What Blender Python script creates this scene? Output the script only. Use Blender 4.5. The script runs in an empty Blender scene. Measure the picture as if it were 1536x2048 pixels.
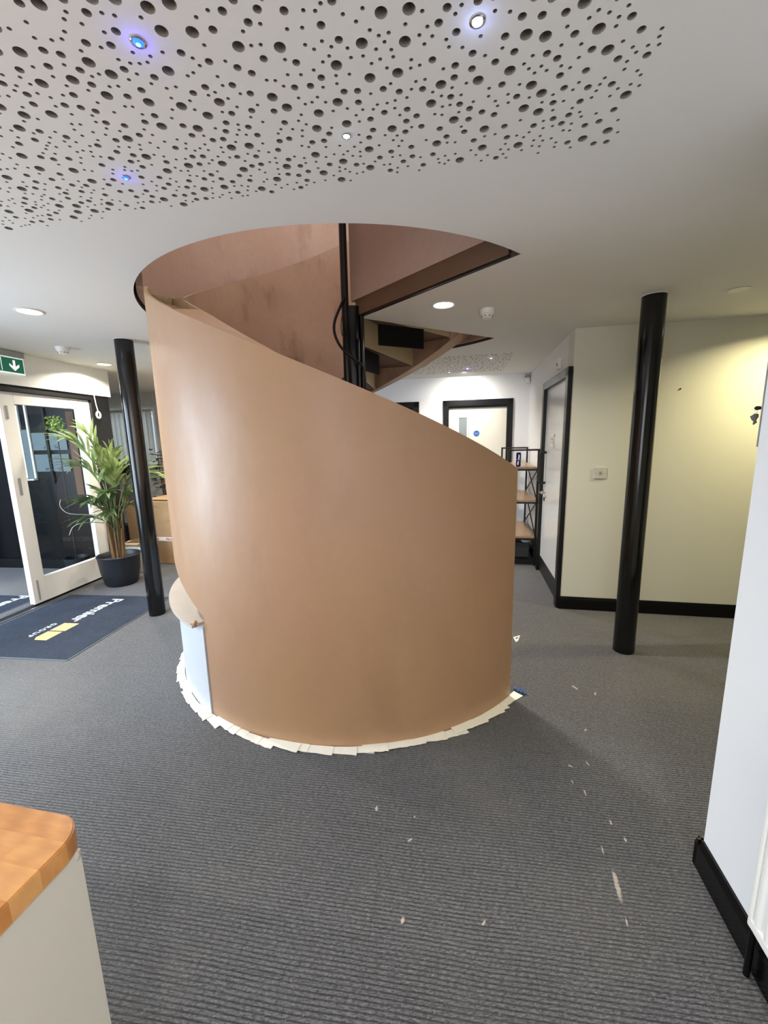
import bpy, bmesh, math, random
from mathutils import Vector, Matrix
from mathutils.geometry import delaunay_2d_cdt
random.seed(7)
S = bpy.context.scene
COL = S.collection
PI = math.pi
R = math.radians
H = 2.4                                   # ceiling height
A = R(-11.5)
U = Vector((math.cos(A), math.sin(A), 0)); V = Vector((-U.y, U.x, 0))       # room axes
W = Vector((.119, .993, 0)).normalized(); N = Vector((W.y, -W.x, 0))         # entrance wall axes
C = Vector((-.2, 3.17, 0))                # centre of the spiral stair

# ------------------------------------------------------------------ node helpers
def srgb(r, g, b):
    f = lambda c: (c/255/12.92) if c/255 <= .04045 else ((c/255+.055)/1.055)**2.4
    return (f(r), f(g), f(b), 1)
class NT:
    def __init__(s, name):
        s.m = bpy.data.materials.new(name); s.m.use_nodes = True
        s.t = s.m.node_tree; s.b = s.t.nodes['Principled BSDF']
    def n(s, typ, **kw):
        x = s.t.nodes.new(typ)
        for k, v in kw.items(): setattr(x, k, v)
        return x
    def l(s, a, b): s.t.links.new(a, b)
    def math(s, op, a, b=None, c=None):
        x = s.n('ShaderNodeMath', operation=op)
        for i, v in enumerate((a, b, c)):
            if v is None: continue
            if isinstance(v, (int, float)): x.inputs[i].default_value = v
            else: s.l(v, x.inputs[i])
        return x.outputs[0]
    def mix(s, f, a, b, typ='MIX'):
        x = s.n('ShaderNodeMix', data_type='RGBA', blend_type=typ)
        for i, v in ((0, f), (6, a), (7, b)):
            if isinstance(v, (int, float)): x.inputs[i].default_value = v
            elif isinstance(v, tuple): x.inputs[i].default_value = v
            else: s.l(v, x.inputs[i])
        return x.outputs[2]
    def noise(s, scale, detail=4, vec=None, rough=.5):
        x = s.n('ShaderNodeTexNoise'); x.inputs['Scale'].default_value = scale
        x.inputs['Detail'].default_value = detail; x.inputs['Roughness'].default_value = rough
        if vec is not None: s.l(vec, x.inputs['Vector'])
        return x.outputs['Fac']
    def ramp(s, f, lo, hi):
        x = s.n('ShaderNodeMapRange'); s.l(f, x.inputs[0])
        x.inputs[1].default_value = lo; x.inputs[2].default_value = hi
        return x.outputs[0]
    def coord(s, scale=None, rot=None, loc=None):
        tc = s.n('ShaderNodeTexCoord')
        if scale is None and rot is None and loc is None: return tc.outputs['Object']
        mp = s.n('ShaderNodeMapping'); s.l(tc.outputs['Object'], mp.inputs[0])
        if scale: mp.inputs['Scale'].default_value = scale
        if rot: mp.inputs['Rotation'].default_value = rot
        if loc: mp.inputs['Location'].default_value = loc
        return mp.outputs[0]
    def bump(s, h, strength=.3, dist=.01):
        x = s.n('ShaderNodeBump'); x.inputs['Strength'].default_value = strength
        x.inputs['Distance'].default_value = dist; s.l(h, x.inputs['Height'])
        s.l(x.outputs[0], s.b.inputs['Normal'])
    def col(s, v):
        if isinstance(v, tuple): s.b.inputs['Base Color'].default_value = v
        else: s.l(v, s.b.inputs['Base Color'])
    def set(s, **kw):
        for k, v in kw.items():
            k = k.replace('_', ' ')
            if isinstance(v, (int, float, tuple)): s.b.inputs[k].default_value = v
            else: s.l(v, s.b.inputs[k])
        return s
def simple(name, col, rough=.5, metal=0, var=.08, scale=6, bump=0, bscale=200, **kw):
    m = NT(name); c = srgb(*col)
    d = tuple(x*(1-var) for x in c[:3])+(1,)
    u = tuple(min(1, x*(1+var)) for x in c[:3])+(1,)
    v = m.coord(); m.col(m.mix(m.noise(scale, 5, v), d, u))
    m.set(Roughness=rough, Metallic=metal, **kw)
    if bump: m.bump(m.noise(bscale, 3, v), bump, .002)
    return m.m

M = {}
M['ceiling'] = simple('ceiling_paint', (224, 222, 217), .85, var=.02, scale=2, bump=.08, bscale=300)
M['ceiling_edge'] = simple('ceiling_opening_edge_shade', (62, 48, 40), .8)  # slab edge coloured dark for the shade inside the opening
M['gypsum'] = simple('drilled_gypsum_core', (138, 132, 124), .95)
M['fleece'] = simple('acoustic_fleece', (66, 62, 58), .95)
M['wall'] = simple('white_wall_paint', (226, 226, 226), .6, var=.025, scale=1.5, bump=.1, bscale=250)
M['cream'] = simple('cream_wall_paint', (214, 213, 198), .6, var=.025, scale=1.5, bump=.1, bscale=250)
M['gloss_black'] = simple('black_gloss_paint', (6, 6, 7), .25, var=.2, Specular_IOR_Level=.3, bump=.05, bscale=60)
M['black_col'] = simple('black_column_paint', (10, 10, 11), .14, var=.2, bump=.04, bscale=25)
M['satin_black'] = simple('black_satin_metal', (18, 18, 19), .4, var=.2)
M['black_frame'] = simple('black_timber_frame', (13, 13, 14), .38, var=.25, scale=20, Specular_IOR_Level=.35)
M['white_gloss'] = simple('white_gloss_paint', (232, 230, 224), .3, var=.03)
M['upvc'] = simple('white_door_frame', (226, 222, 214), .35, var=.05, scale=5)
M['white_plastic'] = simple('white_plastic', (232, 230, 224), .4, var=.02)
M['grey_plastic'] = simple('grey_plastic', (150, 150, 148), .5)
M['cream_door'] = simple('cream_door_laminate', (226, 222, 208), .42, var=.02)
M['grey_door'] = simple('pale_grey_door_laminate', (214, 215, 216), .22, var=.02)
M['chrome'] = simple('chrome', (215, 215, 215), .18, 1, var=.02)
M['lobby_dark'] = simple('dark_lobby_panel', (7, 8, 11), .35, var=.3)
M['cab'] = simple('cabinet_board', (202, 197, 186), .5, var=.02, scale=40)
M['paper_tape'] = simple('white_masking_paper', (240, 236, 222), .7, var=.06, scale=30)
M['blue_cloth'] = simple('blue_nitrile', (60, 92, 140), .5, var=.2, scale=50)
M['pot'] = simple('dark_planter', (30, 34, 40), .45, var=.2, scale=12, bump=.1, bscale=80)
M['soil'] = simple('soil', (46, 34, 26), .95, var=.5, scale=60, bump=.8, bscale=90)
M['stem'] = simple('palm_stem', (126, 96, 62), .6, var=.3, scale=20)
M['rubber'] = simple('black_rubber', (16, 16, 17), .8)
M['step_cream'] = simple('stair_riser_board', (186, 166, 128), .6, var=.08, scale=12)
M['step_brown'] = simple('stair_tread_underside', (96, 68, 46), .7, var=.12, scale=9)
M['steel_black'] = simple('black_stair_steel', (6, 6, 7), .22, var=.2)
M['bracket'] = simple('black_bracket_paint', (5, 5, 5), .75, var=.2, Specular_IOR_Level=.15)
M['white_board'] = simple('white_painted_board', (200, 203, 208), .45, var=.04)
M['ledge'] = simple('dusty_white_ledge', (186, 176, 166), .5, var=.1, scale=9)
M['raw'] = simple('raw_stud_timber', (172, 142, 104), .8, var=.35, scale=60)
M['red'] = simple('red_ink', (170, 40, 44), .6)
M['blue_sign'] = simple('blue_sign_face', (28, 98, 176), .4, var=.03)
M['green_sign'] = simple('green_sign_face', (6, 92, 66), .4, var=.03)
M['white_ink'] = simple('white_ink', (240, 240, 240), .5, var=.02)
M['dark_ink'] = simple('dark_ink', (50, 50, 56), .6)
M['mat_text'] = simple('mat_white_pile', (205, 212, 214), .95, var=.12, scale=120)
M['mat_orange'] = simple('mat_orange_pile', (206, 172, 126), .95, var=.15, scale=120)
M['mat_edge'] = simple('mat_rubber_edge', (96, 102, 112), .35)  # rubber lightened in colour for the window and sky it reflects
M['alu'] = simple('aluminium_threshold', (168, 172, 176), .35, .8, var=.1)
M['can_blue'] = simple('can_blue_print', (26, 22, 92), .25, .3)
M['can_silver'] = simple('can_silver_print', (196, 198, 206), .25, .7)
M['keyfob'] = simple('pewter_keys', (120, 116, 112), .4, .6, var=.2)
M['blind'] = simple('vertical_blind_fabric', (205, 205, 200), .8, var=.05)
_t = M['blind'].node_tree; _tl = _t.nodes.new('ShaderNodeBsdfTranslucent'); _tl.inputs[0].default_value = (.8, .82, .82, 1)
_mx = _t.nodes.new('ShaderNodeMixShader'); _mx.inputs[0].default_value = .3
_t.links.new(_t.nodes['Principled BSDF'].outputs[0], _mx.inputs[1]); _t.links.new(_tl.outputs[0], _mx.inputs[2]); _t.links.new(_mx.outputs[0], _t.nodes['Material Output'].inputs[0])
M['carton'] = simple('cardboard', (160, 130, 94), .85, var=.14, scale=7, bump=.3, bscale=30)
M['carton_pale'] = simple('pale_cardboard', (166, 146, 120), .85, var=.14, scale=9)
M['tape_white'] = simple('white_packing_tape', (225, 218, 208), .4)
M['box_dark'] = simple('dark_grey_box', (52, 54, 54), .6)

def m_glass():
    m = NT('clear_glass'); m.col((1, 1, 1, 1)); m.set(Roughness=.02, IOR=1.45)
    tr = m.n('ShaderNodeBsdfTransparent'); tr.inputs[0].default_value = (.93, .95, .94, 1)
    gl = m.n('ShaderNodeBsdfGlossy'); gl.inputs['Roughness'].default_value = .02
    fr = m.n('ShaderNodeFresnel'); fr.inputs[0].default_value = 1.45
    mx = m.n('ShaderNodeMixShader'); ge = m.n('ShaderNodeNewGeometry'); m.l(m.math('MULTIPLY', fr.outputs[0], m.math('SUBTRACT', 1.0, ge.outputs['Backfacing'])), mx.inputs[0]); m.l(tr.outputs[0], mx.inputs[1]); m.l(gl.outputs[0], mx.inputs[2])
    m.l(mx.outputs[0], m.t.nodes['Material Output'].inputs[0]); return m.m
M['glass'] = m_glass()
M['frost'] = simple('frosted_glass_film', (96, 108, 112), .6, var=.06)

def m_emit(name, col, st):
    m = NT(name); m.col(col); m.set(Emission_Color=col, Emission_Strength=st); return m.m
M['lamp_warm'] = m_emit('lamp_diffuser', (1, .93, .8, 1), 9)
M['star_blue'] = m_emit('blue_star_lens', (.01, .06, 1, 1), 6)
M['star_white'] = m_emit('white_star_lens', (.62, .7, 1, 1), 12)
M['star_cyan'] = m_emit('cyan_star_core', (.10, .62, 1, 1), 7)
M['star_violet'] = m_emit('violet_star_lens', (.3, .22, 1, 1), 9)

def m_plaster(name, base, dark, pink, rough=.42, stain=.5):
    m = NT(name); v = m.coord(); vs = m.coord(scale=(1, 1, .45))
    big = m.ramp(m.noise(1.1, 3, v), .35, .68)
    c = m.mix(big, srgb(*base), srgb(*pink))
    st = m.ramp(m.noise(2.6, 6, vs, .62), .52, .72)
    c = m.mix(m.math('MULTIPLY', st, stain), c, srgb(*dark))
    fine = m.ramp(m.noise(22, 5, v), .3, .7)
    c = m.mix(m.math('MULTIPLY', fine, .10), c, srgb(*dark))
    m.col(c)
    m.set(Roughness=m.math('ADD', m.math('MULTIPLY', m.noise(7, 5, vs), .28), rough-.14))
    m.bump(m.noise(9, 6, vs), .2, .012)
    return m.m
M['plaster'] = m_plaster('skim_plaster_outer', (170, 134, 98), (142, 106, 78), (166, 128, 100), .46, .3)
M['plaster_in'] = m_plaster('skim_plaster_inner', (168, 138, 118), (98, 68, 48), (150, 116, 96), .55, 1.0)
M['plaster_up'] = m_plaster('skim_plaster_upper', (176, 148, 134), (126, 94, 78), (166, 134, 120), .6, .7)

def m_carpet():
    m = NT('ribbed_carpet'); v = m.coord(rot=(0, 0, R(8.6)))
    sp = m.n('ShaderNodeSeparateXYZ'); m.l(v, sp.inputs[0]); x, y = sp.outputs[0], sp.outputs[1]
    # slightly wandering ribs, 12.5 mm pitch
    wob = m.math('MULTIPLY', m.math('SUBTRACT', m.noise(1.4, 3, v), .5), .03)
    ph = m.math('MULTIPLY', m.math('ADD', y, wob), 1/.0128)
    fr = m.math('FRACT', ph)
    tri = m.math('ABSOLUTE', m.math('SUBTRACT', fr, .5))              # .5 in the groove, 0 on the rib
    groove = m.ramp(tri, .22, .42)
    row = m.math('FLOOR', ph)
    cmb = m.n('ShaderNodeCombineXYZ'); m.l(m.math('MULTIPLY', x, 9), cmb.inputs[0]); m.l(m.math('MULTIPLY', row, 3.7), cmb.inputs[1])
    rown = m.ramp(m.noise(1.0, 2, cmb.outputs[0]), .3, .72)
    groove = m.math('MULTIPLY', groove, m.math('ADD', m.math('MULTIPLY', rown, .5), .5))
    vf = m.coord(rot=(0, 0, R(8.6)), scale=(70, 230, 70))
    fib = m.ramp(m.noise(1, 4, vf, .8), .36, .68)
    base = m.mix(fib, srgb(48, 48, 51), srgb(136, 136, 138))
    c = m.mix(m.math('MULTIPLY', groove, .92), base, srgb(16, 16, 19))
    # flecks
    flk = m.ramp(m.noise(120, 2, v), .68, .74); c = m.mix(m.math('MULTIPLY', flk, .5), c, srgb(175, 170, 165))
    mot = m.ramp(m.noise(38, 4, v, .75), .38, .66); c = m.mix(m.math('MULTIPLY', mot, .30), c, srgb(36, 36, 38))
    # worn pale patches
    worn = m.ramp(m.noise(.9, 5, v), .5, .75); c = m.mix(m.math('MULTIPLY', worn, .22), c, srgb(142, 136, 124))
    # tile seams each half metre
    for ax, off in ((x, .23), (y, .11)):
        f = m.math('ABSOLUTE', m.math('SUBTRACT', m.math('FRACT', m.math('MULTIPLY', m.math('ADD', ax, off), 2)), .5))
        seam = m.ramp(f, .4965, .4995); c = m.mix(m.math('MULTIPLY', seam, .45), c, srgb(34, 34, 36))
    # paint and plaster marks with a shape of their own
    sp2 = m.n('ShaderNodeSeparateXYZ'); m.l(m.coord(), sp2.inputs[0]); X, Y = sp2.outputs[0], sp2.outputs[1]
    nz = m.math('MULTIPLY', m.math('SUBTRACT', m.noise(60, 4, m.coord()), .5), 1.3)
    spots = [(.786, 1.18, .062, .010, 73), (1.168, 2.326, .03, .008, 112), (.862, 1.71, .012, .006, 150), (.95, 1.723, .018, .004, 95),
             (-.059, 1.503, .014, .007, 90), (.075, 1.361, .012, .005, 30), (.032, 1.089, .012, .008, 70), (.296, 1.077, .010, .005, 40),
             (.894, 1.417, .018, .005, 74), (.91, 1.343, .012, .005, 80), (.801, 1.305, .02, .003, 76), (.859, 1.561, .02, .004, 80),
             (.83, 1.62, .012, .003, 84), (1.05, 1.95, .012, .005, 40), (1.26, 2.26, .02, .006, 60), (.755, 1.07, .014, .003, 72), (.1, 1.46, .006, .004, 50)]
    for cx, cy, a, b, ang in spots:
        ca, sa = math.cos(R(ang)), math.sin(R(ang))
        dx = m.math('SUBTRACT', X, cx); dy = m.math('SUBTRACT', Y, cy)
        p = m.math('DIVIDE', m.math('ADD', m.math('MULTIPLY', dx, ca), m.math('MULTIPLY', dy, sa)), a)
        q = m.math('DIVIDE', m.math('SUBTRACT', m.math('MULTIPLY', dy, ca), m.math('MULTIPLY', dx, sa)), b)
        d = m.math('ADD', m.math('SQRT', m.math('ADD', m.math('MULTIPLY', p, p), m.math('MULTIPLY', q, q))), nz)
        k = m.ramp(d, 1.0, .6); c = m.mix(m.math('MULTIPLY', k, .72), c, srgb(205, 192, 178))
    m.col(c); m.set(Roughness=.95, Sheen_Weight=.16, Sheen_Roughness=.45)
    h = m.math('ADD', m.math('MULTIPLY', groove, -1), m.math('MULTIPLY', fib, .4)); m.bump(h, .55, .004)
    return m.m
M['carpet'] = m_carpet()
def m_mat():
    m = NT('entrance_mat_pile'); v = m.coord()
    c = m.mix(m.noise(9, 5, v), srgb(17, 25, 38), srgb(36, 48, 66)); fl = m.ramp(m.noise(180, 2, v), .45, .75)
    m.col(m.mix(m.math('MULTIPLY', fl, .25), c, srgb(90, 104, 124))); m.set(Roughness=.95); m.bump(m.noise(250, 2, v), .5, .003)
    return m.m
M['mat'] = m_mat()
def m_wood(name, cols, sx=1, stave=(.045, .30)):
    m = NT(name); v = m.coord(); sp = m.n('ShaderNodeSeparateXYZ'); m.l(v, sp.inputs[0])
    row = m.math('FLOOR', m.math('DIVIDE', sp.outputs[1], stave[0]))
    colm = m.math('FLOOR', m.math('ADD', m.math('DIVIDE', sp.outputs[0], stave[1]), m.math('MULTIPLY', row, .37)))
    cb = m.n('ShaderNodeCombineXYZ'); m.l(row, cb.inputs[0]); m.l(colm, cb.inputs[1])
    wn = m.n('ShaderNodeTexWhiteNoise'); m.l(cb.outputs[0], wn.inputs['Vector'])
    ad = m.n('ShaderNodeVectorMath', operation='ADD'); m.l(v, ad.inputs[0])
    sc = m.n('ShaderNodeVectorMath', operation='SCALE'); m.l(wn.outputs['Color'], sc.inputs[0]); sc.inputs['Scale'].default_value = 3
    m.l(sc.outputs[0], ad.inputs[1])
    mp = m.n('ShaderNodeMapping'); m.l(ad.outputs[0], mp.inputs[0]); mp.inputs['Scale'].default_value = (5, 38, 20)
    gr = m.noise(1, 6, mp.outputs[0], .6)
    mp2 = m.n('ShaderNodeMapping'); m.l(ad.outputs[0], mp2.inputs[0]); mp2.inputs['Scale'].default_value = (3, 14, 10)
    wv = m.n('ShaderNodeTexWave'); wv.inputs['Scale'].default_value = 1.6; wv.inputs['Distortion'].default_value = 6; m.l(mp2.outputs[0], wv.inputs[0])
    c = m.mix(m.ramp(gr, .3, .7), srgb(*cols[0]), srgb(*cols[1]))
    c = m.mix(m.math('MULTIPLY', wv.outputs['Fac'], .35), c, srgb(*cols[2]))
    c = m.mix(m.math('MULTIPLY', wn.outputs['Value'], .45), c, srgb(*cols[3]))
    m.col(c); m.set(Roughness=.3); return m.m
M['oak'] = m_wood('oak_worktop', [(186, 122, 62), (216, 156, 92), (146, 88, 42), (226, 178, 118)])
M['shelfwood'] = m_wood('shelf_board', [(166, 132, 98), (196, 164, 130), (140, 108, 78), (186, 156, 122)])
def m_leaf(name, a, b):
    m = NT(name); v = m.coord(); c = m.mix(m.ramp(m.noise(7, 3, v), .3, .7), srgb(*a), srgb(*b)); m.col(c)
    m.set(Roughness=.4); m.b.inputs['Subsurface Weight'].default_value = .0
    tl = m.n('ShaderNodeBsdfTranslucent'); m.l(c, tl.inputs[0]); mx = m.n('ShaderNodeMixShader'); mx.inputs[0].default_value = .25
    m.l(m.b.outputs[0], mx.inputs[1]); m.l(tl.outputs[0], mx.inputs[2]); m.l(mx.outputs[0], m.t.nodes['Material Output'].inputs[0])
    return m.m
M['leaf'] = m_leaf('palm_leaf', (104, 126, 70), (168, 182, 124))
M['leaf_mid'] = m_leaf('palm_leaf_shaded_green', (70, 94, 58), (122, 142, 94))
M['leaf_dark'] = m_leaf('dark_leaf', (34, 52, 36), (62, 84, 56))
M['leaf_lime'] = m_leaf('lime_leaf', (170, 200, 70), (214, 232, 120))

# ------------------------------------------------------------------ mesh helpers
def link(name, bm, m, parent=None, smooth=False, angle=35):
    bmesh.ops.recalc_face_normals(bm, faces=bm.faces[:])
    me = bpy.data.meshes.new(name); bm.to_mesh(me); bm.free()
    for x in (m if isinstance(m, (list, tuple)) else [m]): me.materials.append(M[x] if isinstance(x, str) else x)
    o = bpy.data.objects.new(name, me); COL.objects.link(o)
    if smooth:
        for p in me.polygons: p.use_smooth = True
        me.set_sharp_from_angle(angle=R(angle))
    if parent is not None:
        o.parent = parent; o.matrix_parent_inverse = parent.matrix_world.inverted()
    return o
def tag(o, label, cat, group=None, kind=None):
    if label: o['label'] = label
    if cat: o['category'] = cat
    if group: o['group'] = group
    if kind: o['kind'] = kind
    return o
def thing(name, label, cat, loc, rz=0, group=None):
    o = bpy.data.objects.new(name, None); COL.objects.link(o)
    o.matrix_world = Matrix.Translation(Vector(loc)) @ Matrix.Rotation(rz, 4, 'Z')
    o.empty_display_size = .1
    return tag(o, label, cat, group)
def struct(o): o['kind'] = 'structure'; return o
def box(bm, c, s, mat=None, bevel=0, mi=0):
    """box centred at c, size s, in frame mat"""
    g = bmesh.ops.create_cube(bm, size=1)['verts']
    for v in g: v.co = Vector((v.co.x*s[0]+c[0], v.co.y*s[1]+c[1], v.co.z*s[2]+c[2]))
    fs = list({f for v in g for f in v.link_faces})
    for f in fs: f.material_index = mi
    if bevel:
        es = list({e for v in g for e in v.link_edges})
        r = bmesh.ops.bevel(bm, geom=es, offset=bevel, segments=2, affect='EDGES', profile=.6)
        g = list({v for f in r['faces'] for v in f.verts} | {v for v in g if v.is_valid})
        for f in r['faces']: f.material_index = mi
    if mat is not None:
        for v in g: v.co = mat @ v.co
    return g
def frame(o, ex, ey=None):
    ex = Vector(ex).normalized(); ez = Vector((0, 0, 1)); ey = ez.cross(ex)
    m = Matrix.Identity(4)
    for i in range(3): m[i][0], m[i][1], m[i][2], m[i][3] = ex[i], ey[i], ez[i], o[i]
    return m
def sbox(name, m, c, s, fr=None, parent=None, bevel=0):
    bm = bmesh.new(); box(bm, c, s, fr, bevel); return link(name, bm, m, parent)
def tube(bm, pts, r, n=12, caps=True, mi=0):
    pts = [Vector(p) for p in pts]; rs = r if isinstance(r, (list, tuple)) else [r]*len(pts)
    rings = []; up = None
    for i, p in enumerate(pts):
        d = (pts[min(i+1, len(pts)-1)]-pts[max(i-1, 0)]).normalized()
        if up is None: up = Vector((0, 0, 1)) if abs(d.z) < .9 else Vector((1, 0, 0))
        a = up - d*up.dot(d); a.normalize(); b = d.cross(a); up = a
        rings.append([bm.verts.new(p+(a*math.cos(2*PI*k/n)+b*math.sin(2*PI*k/n))*rs[i]) for k in range(n)])
    for i in range(len(rings)-1):
        for k in range(n):
            f = bm.faces.new((rings[i][k], rings[i][(k+1) % n], rings[i+1][(k+1) % n], rings[i+1][k])); f.material_index = mi
    if caps:
        for q in (rings[0][::-1], rings[-1]):
            f = bm.faces.new(q); f.material_index = mi
    return rings
def lathe(bm, prof, c, n=32, mi=0, a0=0, a1=2*PI):
    c = Vector(c); full = abs(a1-a0-2*PI) < 1e-6; rings = []
    for r, z in prof:
        if r < 1e-6: rings.append([bm.verts.new(c+Vector((0, 0, z)))]*n); continue
        rings.append([bm.verts.new(c+Vector((r*math.cos(a0+(a1-a0)*k/n), r*math.sin(a0+(a1-a0)*k/n), z))) for k in range(n)])
    for i in range(len(rings)-1):
        for k in range(n):
            q = [rings[i][k], rings[i][(k+1) % n], rings[i+1][(k+1) % n], rings[i+1][k]]
            u = []
            for v in q:
                if v not in u: u.append(v)
            if len(u) > 2:
                f = bm.faces.new(u); f.material_index = mi
def bez(p0, p1, p2, n=12):
    p0, p1, p2 = map(Vector, (p0, p1, p2))
    return [p0*(1-t)**2+p1*2*t*(1-t)+p2*t*t for t in [i/n for i in range(n+1)]]
def text_mesh(s, size, fr, depth=.001, mirror=False, bold=0, align='LEFT', sp=1.0):
    cu = bpy.data.curves.new('t', 'FONT'); cu.body = s; cu.size = size; cu.extrude = depth/2; cu.offset = bold
    cu.align_x = align; cu.space_character = sp; cu.resolution_u = 3
    o = bpy.data.objects.new('t', cu); COL.objects.link(o)
    bpy.context.view_layer.update()
    me = bpy.data.meshes.new_from_object(o.evaluated_get(bpy.context.evaluated_depsgraph_get()))
    bm = bmesh.new(); bm.from_mesh(me)
    for v in bm.verts:
        if mirror: v.co.x = -v.co.x
        v.co = fr @ v.co
    bpy.data.objects.remove(o); bpy.data.curves.remove(cu); bpy.data.meshes.remove(me)
    return bm
def frame3(o, ex, ey):
    ex = Vector(ex).normalized(); ey = Vector(ey).normalized(); ez = ex.cross(ey)
    m = Matrix.Identity(4)
    for i in range(3): m[i][0], m[i][1], m[i][2], m[i][3] = ex[i], ey[i], ez[i], o[i]
    return m
def pol(r, deg, z=0): return Vector((C.x+r*math.cos(R(deg)), C.y+r*math.sin(R(deg)), z))

# ------------------------------------------------------------------ the shell
PO = Vector((1.583, 3.53, 0))                       # corner of cream wall and hall wall
PE = PO+V*2.42                                      # far corner
FA = frame(PO, U)                                   # x along cream wall, y away
bm = bmesh.new()
vs = [bm.verts.new(p) for p in ((-8, -2.6, 0), (5.6, -2.6, 0), (5.6, 8.6, 0), (-8, 8.6, 0))]
bm.faces.new(vs)
r_ = bmesh.ops.extrude_face_region(bm, geom=bm.faces[:]); bmesh.ops.translate(bm, verts=[g for g in r_['geom'] if isinstance(g, bmesh.types.BMVert)], vec=(0, 0, -.2))
struct(link('floor', bm, 'carpet'))
# walls (boxes in room axes)
struct(sbox('wall_right', 'cream', (2.1, .1, H/2), (4.2, .2, H), FA))
# hall wall has the door opening: y .07..1.12, z 0..2.05
bm = bmesh.new()
box(bm, (.1, 1.83, H/2), (.2, 1.24, H), FA); box(bm, (.1, .705, 2.24), (.2, 1.01, .32), FA)
struct(link('wall_hall', bm, 'wall'))
# back wall with two openings (doors) and the window far left, along U at y=2.42
def pbx(bm, x0, x1, z0, z1, y0=2.42, y1=2.62): box(bm, ((x0+x1)/2, (y0+y1)/2, (z0+z1)/2), (x1-x0, y1-y0, z1-z0), FA)
# distances along U from PO for the back wall: frame-local x
def lx(p): return (Vector((p[0], p[1], 0))-PO).dot(U)
d0, d1 = lx((.94, 6.13)), lx((1.80, 5.96))          # door_2 opening
e0, e1 = lx((-.45, 6.42)), lx((.50, 6.225))         # door_3 opening
w0, w1 = lx((-5.6, 7.48)), lx((-3.86, 7.11))        # window opening
bm = bmesh.new()
pbx(bm, w0-1.5, w0, 0, H); pbx(bm, w0, w1, 0, 1.2); pbx(bm, w0, w1, 2.08, H); pbx(bm, w1, e0, 0, H); pbx(bm, e0, e1, 2.0, H)
pbx(bm, e1, d0, 0, H); pbx(bm, d0, d1, 2.0, H); pbx(bm, d1, .2, 0, H)
struct(link('wall_back', bm, 'wall'))
# near wall block on the right
K = Vector((1.119, 1.236, 0)); FK = frame(K, U)
struct(sbox('wall_near', 'wall', (.7, -2.0, H/2), (1.4, 4.0, H), FK))
struct(sbox('wall_end', 'cream', (0, 0, H/2), (.2, 4.2, H), frame(PO+U*3.3-V*1.9, U)))
# entrance wall: plane through LP along W
LP = Vector((-3.36, 4.0, 0)); FL = frame(LP, -N)     # local x = outwards, local y = -W
def FLp(q, z=0, out=0): return LP+W*q-N*out+Vector((0, 0, z))
FW = frame3(LP, W, -N)                                # x along W, y outwards, z = W x -N
FW = frame(LP, W)                                     # x along W, y = left of W (outwards), z up
bm = bmesh.new()
def wbx(bm, q0, q1, z0, z1, o0=0, o1=.2, **k): box(bm, ((q0+q1)/2, (o0+o1)/2, (z0+z1)/2), (q1-q0, o1-o0, z1-z0), FW, **k)
wbx(bm, -6.6, -3.5, 0, H); wbx(bm, -3.5, -1.5, 2.1, H); wbx(bm, -3.5, -1.5, 0, .12); wbx(bm, -1.5, -1.35, 0, H)
struct(link('wall_left', bm, 'wall'))
bm = bmesh.new(); wbx(bm, -1.35, 1.06, 2.105, H, -.02, .22); struct(link('trim_1', bm, 'white_gloss'))     # bulkhead above the entrance
bm = bmesh.new(); wbx(bm, -1.35, 1.04, 2.05, 2.105, .0, .2); struct(link('trim_2', bm, 'black_frame'))   # black head track
bm = bmesh.new(); wbx(bm, .78, 1.04, 0, 2.05, .0, .2); struct(link('trim_3', bm, 'black_frame'))        # black post
# lobby shell
bm = bmesh.new(); wbx(bm, 1.0, 1.06, 0, H, .22, 2.2)
wbx(bm, -1.6, 1.06, 0, H, 2.2, 2.3)
struct(link('wall_lobby', bm, 'lobby_dark'))
struct(sbox('wall_rear', 'wall', (-1, -2.7, H/2), (12, .2, H)))
struct(sbox('wall_far', 'wall', (-6.6, 6.9, H/2), (.2, 4.2, H)))
bm = bmesh.new(); box(bm, (-6.3, 4.95, H/2), (2.2, .15, H)); struct(link('wall_side', bm, 'wall'))

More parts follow.
